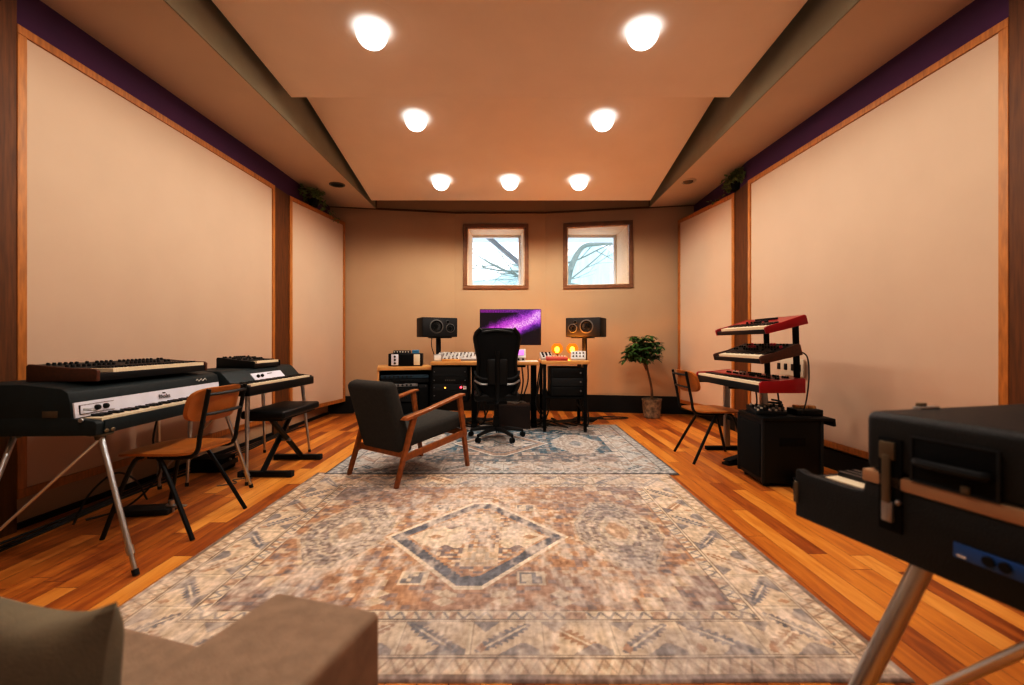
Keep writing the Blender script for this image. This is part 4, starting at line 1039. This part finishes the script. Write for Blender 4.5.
# ------------------------------------------------------------------ keyboards on the right
t = thing('keyboard_stand', 'black and steel three-tier stand holding the red and black keyboards', 'keyboard stand', (2.10, 3.95, 0))
for y in (-.10, .56):
    c_ = MB().b2((-.02, y-.022, .03), (.03, y+.022, .655), .004).build('column', STEEL, t)
    MB().b2((-.20, y-.03, 0), (.16, y+.03, .035), .006).build('foot', BLACKM, c_)
    MB().prism([(.04, .655), (-.28, .665), (-.28, .684), (.04, .684)], 'y', y-.02, y+.02).build('support_arm', BLACKM, c_)
for y in (-.48, -.08):
    p_ = MB().prism([(.035, .684), (.07, .684), (.055, 1.19), (.02, 1.19)], 'y', y-.013, y+.013).build('tier_post', BLACKM, t)
    for zc, tl in ((.925, R(13)), (1.143, R(14))):
        MB().prism([(-.27, zc-.012), (.04, zc+.31*math.tan(tl)-.012), (.04, zc+.31*math.tan(tl)-.034), (-.27, zc-.024)], 'y', y-.013, y+.013).build('support_arm', BLACKM, p_)
MB().b2((.0, -.08, .30), (.02, .54, .34), .003).build('crossbar', BLACKM, t)

kn1 = [(.16+i*.028, .25+j*.4, KN_B) for i in range(28) for j in range(2) if random.random() < .6]+[(.22+i*.04, .5, KN_C) for i in range(6)]
synth('stage_keyboard', 'long red stage keyboard on the bottom tier of the stand', (1.945, 3.875, .686), R(-90), 1.15, .325, .085, .108, .15, 43, RED, RED, RED, knobs=kn1, cat='keyboard', front=DPANEL)
kn2 = [(.08+i*.055, .2+j*.28, KN_P if random.random() < .22 else KN_B) for i in range(16) for j in range(3) if random.random() < .75]
synth('wood_end_synthesizer', 'black synthesizer with walnut ends and pink knobs on the middle tier', (1.935, 3.68, .928), R(-90), .78, .30, .058, .085, .13, 29, DPANEL, DPANEL, WCHEEK, rx=R(13), knobs=kn2, front=DPANEL, screen=False)
kn3 = [(.3+i*.03, .2+j*.45, KN_B) for i in range(14) for j in range(2) if random.random() < .8]
synth('organ_keyboard', 'short red keyboard tilted on the top tier of the stand', (1.93, 3.62, 1.146), R(-90), .80, .30, .052, .068, .13, 29, RED, RED, RED, rx=R(14), knobs=kn3, cat='keyboard', front=DPANEL)

# bass cabinet with board
t = thing('speaker_cabinet', 'black square speaker cabinet below the red keyboards', 'speaker cabinet', (2.035, 3.52, 0), R(-3))
MB().b2((-.21, -.20, .03), (.21, .20, .485), .008).build('box', BLACK, t)
MB().b2((-.216, -.17, .06), (-.209, .17, .455), .003).build('grille', BLACKM, t)
for a in (-.21, .21):
    for b_ in (-.2, .2): MB().box((a*.98, b_*.98, .2575), (.022, .022, .46), .006).build('corner_strip', DARKG, t)
for a in (-.16, .16):
    for b_ in (-.15, .15): MB().cyl((a, b_, 0), (a, b_, .032), .022).build('foot', RUBBER, t)
MB().b2((-.09, -.203, .30), (.09, -.199, .36), .001).build('handle_recess', BLACKM, t)
t = thing('pedal_board', 'black board with turned-down ends lying on the speaker cabinet', 'board', (2.06, 3.50, .4855), R(-3))
MB().prism([(-.24, .0), (-.24, .022), (.22, .022), (.262, .018), (.268, -.035), (.248, -.038), (.244, .0)], 'y', -.20, .21, .003).build('deck', BLACK, t)
MB().b2((-.10, -.19, .022), (.10, -.172, .03), .002).b2((-.10, .0, .022), (.10, .012, .03), .002).build('rails', DARKG, t)
t = thing('small_mixer', 'small black mixer with pale knobs on the board over the speaker cabinet', 'mixer', (1.955, 3.54, .509), R(-10))
MB().prism([(-.11, 0), (-.11, .025), (.11, .05), (.11, 0)], 'x', -.11, .11, .004).build('body', DARKG, t)
for i in range(5):
    for j in range(4): add_knob((KN_C, KN_S, KN_B)[(i*2+j) % 3], t, (-.085+i*.042, -.085+j*.055, .028+j*.0063), (R(6), 0, 0))
t = thing('effects_box', 'black effects box with tan caps at the right of the small mixer', 'effects unit', (2.20, 3.46, .509), R(-4))
MB().b2((-.09, -.08, 0), (.09, .08, .045), .005).build('body', BLACK, t)
for k in range(3): MB().box((-.05+k*.05, .02-.01*k, .056), (.035, .05, .022), .005, rot=(0, 0, .2*k)).build('cap', DESKW, t)
t = thing('cable_coil', 'black coiled cable beside the small mixer under the red keyboard', 'cable', (2.07, 3.62, .509))
pts = [(.07*math.cos(a*.7)*(1-.02*a), .06*math.sin(a*.7), .012+.0025*a) for a in range(30)]
MB().tube(pts, .008, 6, 3).build('loops', CABLE, t)
t = thing('foot_pedal', 'black foot pedal on the floor near the red keyboard stand', 'pedal', (1.93, 3.98, 0), R(20))
MB().prism([(-.11, 0), (-.11, .02), (.09, .05), (.11, .05), (.11, 0)], 'y', -.04, .04, .004).build('base', BLACK, t)
MB().box((0, 0, .055), (.20, .07, .012), .004, rot=(0, R(-9), 0)).build('treadle', RUBBER, t)
t = thing('expression_pedal', 'black expression pedal on the floor in front of the speaker cabinet', 'pedal', (2.02, 3.18, 0), R(75))
MB().prism([(-.13, 0), (-.13, .02), (.11, .05), (.13, .05), (.13, 0)], 'y', -.045, .045, .004).build('base', BLACK, t)
MB().box((0, 0, .062), (.24, .08, .012), .004, rot=(0, R(-9), 0)).build('treadle', DARKG, t)

# wall sockets behind the keyboards
t = thing('wall_outlet', 'pale wall socket plate with black connectors behind the red keyboards', 'outlet', (2.612, 4.36, .80), R(-2.5))
MB().b2((-.006, -.26, -.06), (.008, .26, .10), .002).build('plate', OUTLET, t)
for y in (-.2, -.1, .02, .14): MB().b2((-.012, y-.025, -.01), (-.004, y+.025, .05), .002).build('socket', BLACK, t)
# ------------------------------------------------------------------ foreground electric piano case on the right
O = Vector((.736, 1.197)); rot = R(14.5)
t = thing('piano_case', 'black suitcase-style electric piano on chrome legs in the right foreground', 'electric piano', (O.x, O.y, 0), rot)
# local: +x along its length to the right, -y towards the camera; 0 = player side
Lx = 1.15; KD = .178; DP = .62
MB().prism([(0, .60), (-DP, .60), (-DP, .745), (-KD-.004, .745), (-KD-.0, .722), (-KD+.03, .716), (-.03, .716), (-.012, .722), (0, .722)], 'x', 0, .028, .006).build('end_panel', TOLEX2, t)
MB().prism([(0, .60), (-DP, .60), (-DP, .745), (-KD-.004, .745), (-KD-.0, .722), (-KD+.03, .716), (-.03, .716), (-.012, .722), (0, .722)], 'x', Lx-.028, Lx, .006).build('end_panel', TOLEX2, t)
MB().b2((.028, -DP, .60), (Lx-.028, 0, .66), .004).b2((.028, -DP, .66), (Lx-.028, -KD-.01, .744)).build('lower_case', TOLEX2, t)
MB().b2((.028, -.022, .66), (Lx-.028, 0, .700), .003).build('key_slip', TOLEX2, t)
keys(t, .07, Lx-.07, -.175, -.025, .703, 43)
for a in ((.028, .07), (Lx-.07, Lx-.028)): MB().b2((a[0], -.18, .66), (a[1], -.022, .700), .003).build('key_block', BLACK, t)
MB().b2((-.004, -DP-.004, .745), (Lx+.004, -KD-.006+.004, .772), .003).build('aluminium_band', TANBAND, t)
ld_ = MB().b2((0, -DP, .772), (Lx, -KD-.004, .90), .018, 4).build('lid', TOLEX2, t)
# handle on the near end (x = 0 face)
hd = MB().b2((-.006, -.419, .775), (.001, -.283, .86), .003).build('handle_plate', BLACKM, t)
MB().b2((-.008, -.422, .773), (-.004, -.280, .777), .001).b2((-.008, -.422, .859), (-.004, -.280, .863), .001).b2((-.008, -.422, .773), (-.004, -.417, .863), .001).b2((-.008, -.285, .773), (-.004, -.280, .863), .001).build('rim', DARKG, hd)
MB().tube([(-.008, -.405, .815), (-.018, -.395, .815), (-.018, -.305, .815), (-.008, -.295, .815)], .008, 8, 4).build('grip', BLACK, hd)
MB().b2((-.014, -.382, .776), (-.008, -.368, .790), .002).build('clip', BROWNM, hd)
lt = MB().b2((-.004, -.262, .655), (.001, -.215, .85), .002).build('latch_plate', BLACKM, t)
MB().b2((-.011, -.252, .805), (-.003, -.220, .842), .003).build('catch', BROWNM, lt)
MB().b2((-.014, -.245, .715), (-.006, -.228, .815), .003).build('strap', BROWNM, lt)
MB().b2((-.012, -.249, .675), (-.003, -.226, .718), .003).build('clasp', STEEL, lt)
MB().sph((-.006, -.257, .720), .006).build('rivet', STEEL, lt)
jp = MB().b2((-.004, -.56, .652), (.001, -.351, .680), .002).build('jack_panel', BLUE, t)
for y in (-.405, -.428, -.47): MB().cyl((-.001, y, .667), (-.008, y, .667), .009).build('jack_socket', BLACK, jp)
MB().b2((-.0055, -.372, .656), (-.003, -.358, .660)).build('white_mark', PAPER, jp)
MB().b2((-.003, -.012, .635), (.004, .003, .690), .003).build('corner_guard', BROWNM, t)
lt2 = MB().b2((.13, -KD-.03, .897), (.19, -KD-.012, .905), .002).build('lid_latch', STEEL, t)
MB().b2((.145, -KD-.02, .903), (.165, -KD-.008, .912), .002).build('tab', BROWNM, lt2)
for a, b_ in (((.05, -.27, .60), (-.16, -.15, 0)), ((Lx-.05, -.12, .60), (Lx+.06, -.02, 0)),  ((Lx-.06, -.53, .60), (Lx+.05, -.66, 0))):
    A = Vector(a); B = Vector(b_)
    lg = MB().cyl(A, A.lerp(B, .8), .0195).cyl(A.lerp(B, .78), A.lerp(B, .97), .016).build('leg', CHROME, t)
    MB().cyl(A.lerp(B, .96), B, .02).build('rubber_foot', RUBBER, lg)
Mi = (Matrix.Translation((O.x, O.y, 0)) @ Matrix.Rotation(rot, 4, 'Z')).inverted()
A = Mi @ Vector((.951, .752, .60)); B = Mi @ Vector((.932, 1.255, 0))
lg = MB().cyl(A, B, .011).build('leg', CHROME, t); MB().cyl(A.lerp(B, .97), B, .014).build('rubber_foot', RUBBER, lg)
# ------------------------------------------------------------------ sofa, bottom left (local +Y = facing)
t = thing('sofa', 'taupe fabric sofa with square arm in the left foreground', 'sofa', (-.355, .885, 0), R(-17))
# origin: front centre of right arm
aw = .237
MB().b2((-aw/2, -.86, .05), (aw/2, 0, .556), .014, 4).build('armrest', SOFA, t)
MB().b2((-aw/2-1.45, -.86, .05), (-aw/2-1.22, 0, .55), .022, 4).build('armrest', SOFA, t)
MB().b2((-aw/2-1.22, -.82, .05), (-aw/2, -.01, .28), .012, 2).build('base', SOFA, t)
for k in range(2):
    x0 = -aw/2-.61*(k+1)
    s_ = MB().b2((x0+.003, -.64, .285), (x0+.607, -.015, .43), .03, 4).build('seat_cushion', SOFA, t)
MB().b2((-aw/2-1.22, -.86, .28), (-aw/2, -.64, .72), .03, 4).build('backrest', SOFA, t)
for a in (-aw/2-1.4, aw/2-.06):
    for b_ in (-.8, -.06): MB().cyl((a, b_, 0), (a, b_, .052), .022).build('foot', RUBBER, t)
# pillow
bm = bmesh.new(); n = 22; gs = []
for sgn in (1, -1):
    g = []
    for j in range(n+1):
        row = []
        for i in range(n+1):
            u = -1+2*i/n; v = -1+2*j/n
            pin = 1-.10*(1-abs(v)**2)*abs(u)**3; pin2 = 1-.26*(1-abs(u)**2)*abs(v)**2
            th = .06*(1-u**4)**.6*(1-v**4)**.6
            row.append(bm.verts.new((u*.205*pin, sgn*th, v*.125*pin2)))
        g.append(row)
    gs.append(g)
for g, fl in ((gs[0], 1), (gs[1], 0)):
    for j in range(n):
        for i in range(n):
            q = (g[j][i], g[j][i+1], g[j+1][i+1], g[j+1][i]); bm.faces.new(q if fl else q[::-1])
bmesh.ops.remove_doubles(bm, verts=bm.verts, dist=.0005)
s = MB(); s.bm.free(); s.bm = bm
p = s.build('throw_pillow', PILLOW); p.location = (-.785, .745, .508); p.rotation_euler = (R(-8), R(-7), R(-19))
tag(p, 'grey-green throw pillow standing on the taupe sofa seat', 'pillow')

# ------------------------------------------------------------------ pedal box and cables
t = thing('sustain_pedal', 'dark metal sustain pedal on the floor under the nearest left electric piano', 'pedal', (-2.20, 2.84, 0), R(8))
MB().b2((-.17, -.06, .0), (.10, .06, .035), .004).build('base', DARKG, t); MB().prism([(.06, .03), (.17, .028), (.175, .036), (.06, .05)], 'y', -.018, .018, .003).build('treadle', CHROME, t)
MB().cyl((.09, 0, .0), (.09, 0, .075), .016).build('pivot', CHROME, t)
t = thing('amplifier_head', 'black box on the floor under the smaller left electric piano', 'amplifier', (-2.47, 3.80, 0), R(5))
MB().b2((-.12, -.10, 0), (.13, .10, .11), .008).build('case', BLACKM, t); add_knob(KN_S, t, (.131, 0, .085), (0, R(90), 0)); MB().b2((.13, -.13, .03), (.134, .13, .07)).build('front_strip', DARKG, t)
def cable(label, pts, r=.006, m=CABLE, group=None):
    tag(MB().tube(pts, r, 6, 6).build('floor_cable', m), label, 'cable', group)
G = 'black cables along the left wall'
def wander(a, b, n, amp, z=.008, seed=0):
    rd = random.Random(seed); A = Vector(a); B = Vector(b)
    return [A.lerp(B, i/n)+Vector((rd.uniform(-amp, amp), rd.uniform(-amp, amp), 0 if 0 < i < n else 0)) for i in range(n+1)]
for k in range(3):
    cable('black cable lying on the floor along the left wall', [(-2.68+.05*k+.03*math.sin(i*1.3+k), 2.0+i*.45+.1*k, .008) for i in range(9)], .007, CABLE, G)
cable('black cable hanging from the smaller left piano to the floor', [(-2.36, 3.1, .64), (-2.38, 3.05, .40), (-2.30, 3.0, .2), (-2.42, 2.9, .02), (-2.5, 2.7, .01)], .006)
cable('black looping cable behind the tan chair at the left wall', [(-2.50, 2.62, .01), (-2.48, 2.7, .16), (-2.46, 2.85, .24), (-2.44, 2.98, .16), (-2.42, 3.05, .01)], .006)
cable('grey cable lying by the left piano legs', [(-2.15, 3.35, .006), (-2.05, 3.42, .006), (-2.12, 3.5, .006), (-2.0, 3.55, .006)], .004, CABLEG)
for k in range(14):
    rd = random.Random(k+40); x0 = -.95+k*.13
    cable('black cable tangled on the floor under the desks', [(x0+rd.uniform(-.1, .1), 5.9+rd.uniform(-.1, .2), .01), (x0+.2, 5.7+rd.uniform(-.15, .1), .012), (x0+.05, 5.95+rd.uniform(-.1, .1), .02), (x0+.35, 6.1+rd.uniform(-.1, .2), .012), (x0+.5+rd.uniform(-.2, .2), 6.3, .012)], .011, CABLE, 'black cables tangled under the desks')
for k in range(5):
    rd = random.Random(k+70); x0 = -.75+k*.33
    cable('pale cable lying on the floor under the desks', [(x0, 6.1, .02), (x0+.15, 5.9+rd.uniform(-.1, .1), .024), (x0+.3, 6.05, .026), (x0+.45, 5.85+rd.uniform(-.1, .1), .024)], .007, CABLEG, 'pale cables under the desks')
for k, (x, y) in enumerate(((.355, 5.5), (.37, 5.85), (.91, 5.6), (-.36, 5.75), (.2, 5.9), (.12, 6.0), (-.35, 6.0), (.38, 5.62), (.42, 5.75), (.30, 5.95), (.86, 5.75), (.88, 5.9), (-.42, 5.68), (.93, 6.0))):
    rd = random.Random(k+90)
    cable('black cable hanging down behind the desk edges to the floor', [(x, y, .79), (x+rd.uniform(-.05, .05), y+.03, .55), (x+rd.uniform(-.08, .08), y+.04, .3), (x+rd.uniform(-.04, .08), y+.02, .1), (x+rd.uniform(-.1, .1), y+.1, .012)], .010, CABLE, 'black cables hanging behind the desks')
cable('black cable hanging from the left loudspeaker', [(-1.08, 6.25, 1.2), (-1.10, 6.3, 1.0), (-1.04, 6.3, .8), (-1.0, 6.32, .5)], .006)
cable('black cable running along the floor under the back baseboard, near the potted tree', [(1.0, 6.2, .01), (1.3, 6.45, .01), (1.6, 6.35, .01), (1.3, 6.25, .01), (1.05, 6.35, .01)], .007)
cable('black cable curving down from the top red keyboard beside the wall', [(2.08, 3.36, .99), (2.135, 3.33, .95), (2.15, 3.33, .80), (2.135, 3.34, .62), (2.12, 3.36, .53)], .005)
for k in range(3):
    cable('black cable hanging behind the keyboard stand', [(2.16, 3.75+k*.17, .69), (2.2, 3.8+k*.17, .45), (2.14, 3.9+k*.15, .2), (2.25, 4.0+k*.14, .012)], .006, CABLE, 'cables behind the keyboard stand')

# ------------------------------------------------------------------ camera
cd = bpy.data.cameras.new('Camera'); cam = bpy.data.objects.new('Camera', cd); C.objects.link(cam)
cam.location = (0, 0, 1.05); cam.rotation_euler = (R(90), 0, 0)
cd.sensor_width = 36; cd.lens = 460/1024*36; cd.clip_start = .05
cd.dof.use_dof = True; cd.dof.focus_distance = 4.6; cd.dof.aperture_fstop = 2.2
bpy.context.scene.camera = cam
vs = bpy.context.scene.view_settings
vs.view_transform = 'Standard'; vs.look = 'None'; vs.exposure = .22; vs.gamma = .9
vs.use_curve_mapping = True
cv = vs.curve_mapping.curves[3]
cv.points.new(.05, .034); cv.points.new(.16, .138); cv.points.new(.45, .46)
vs.curve_mapping.update()
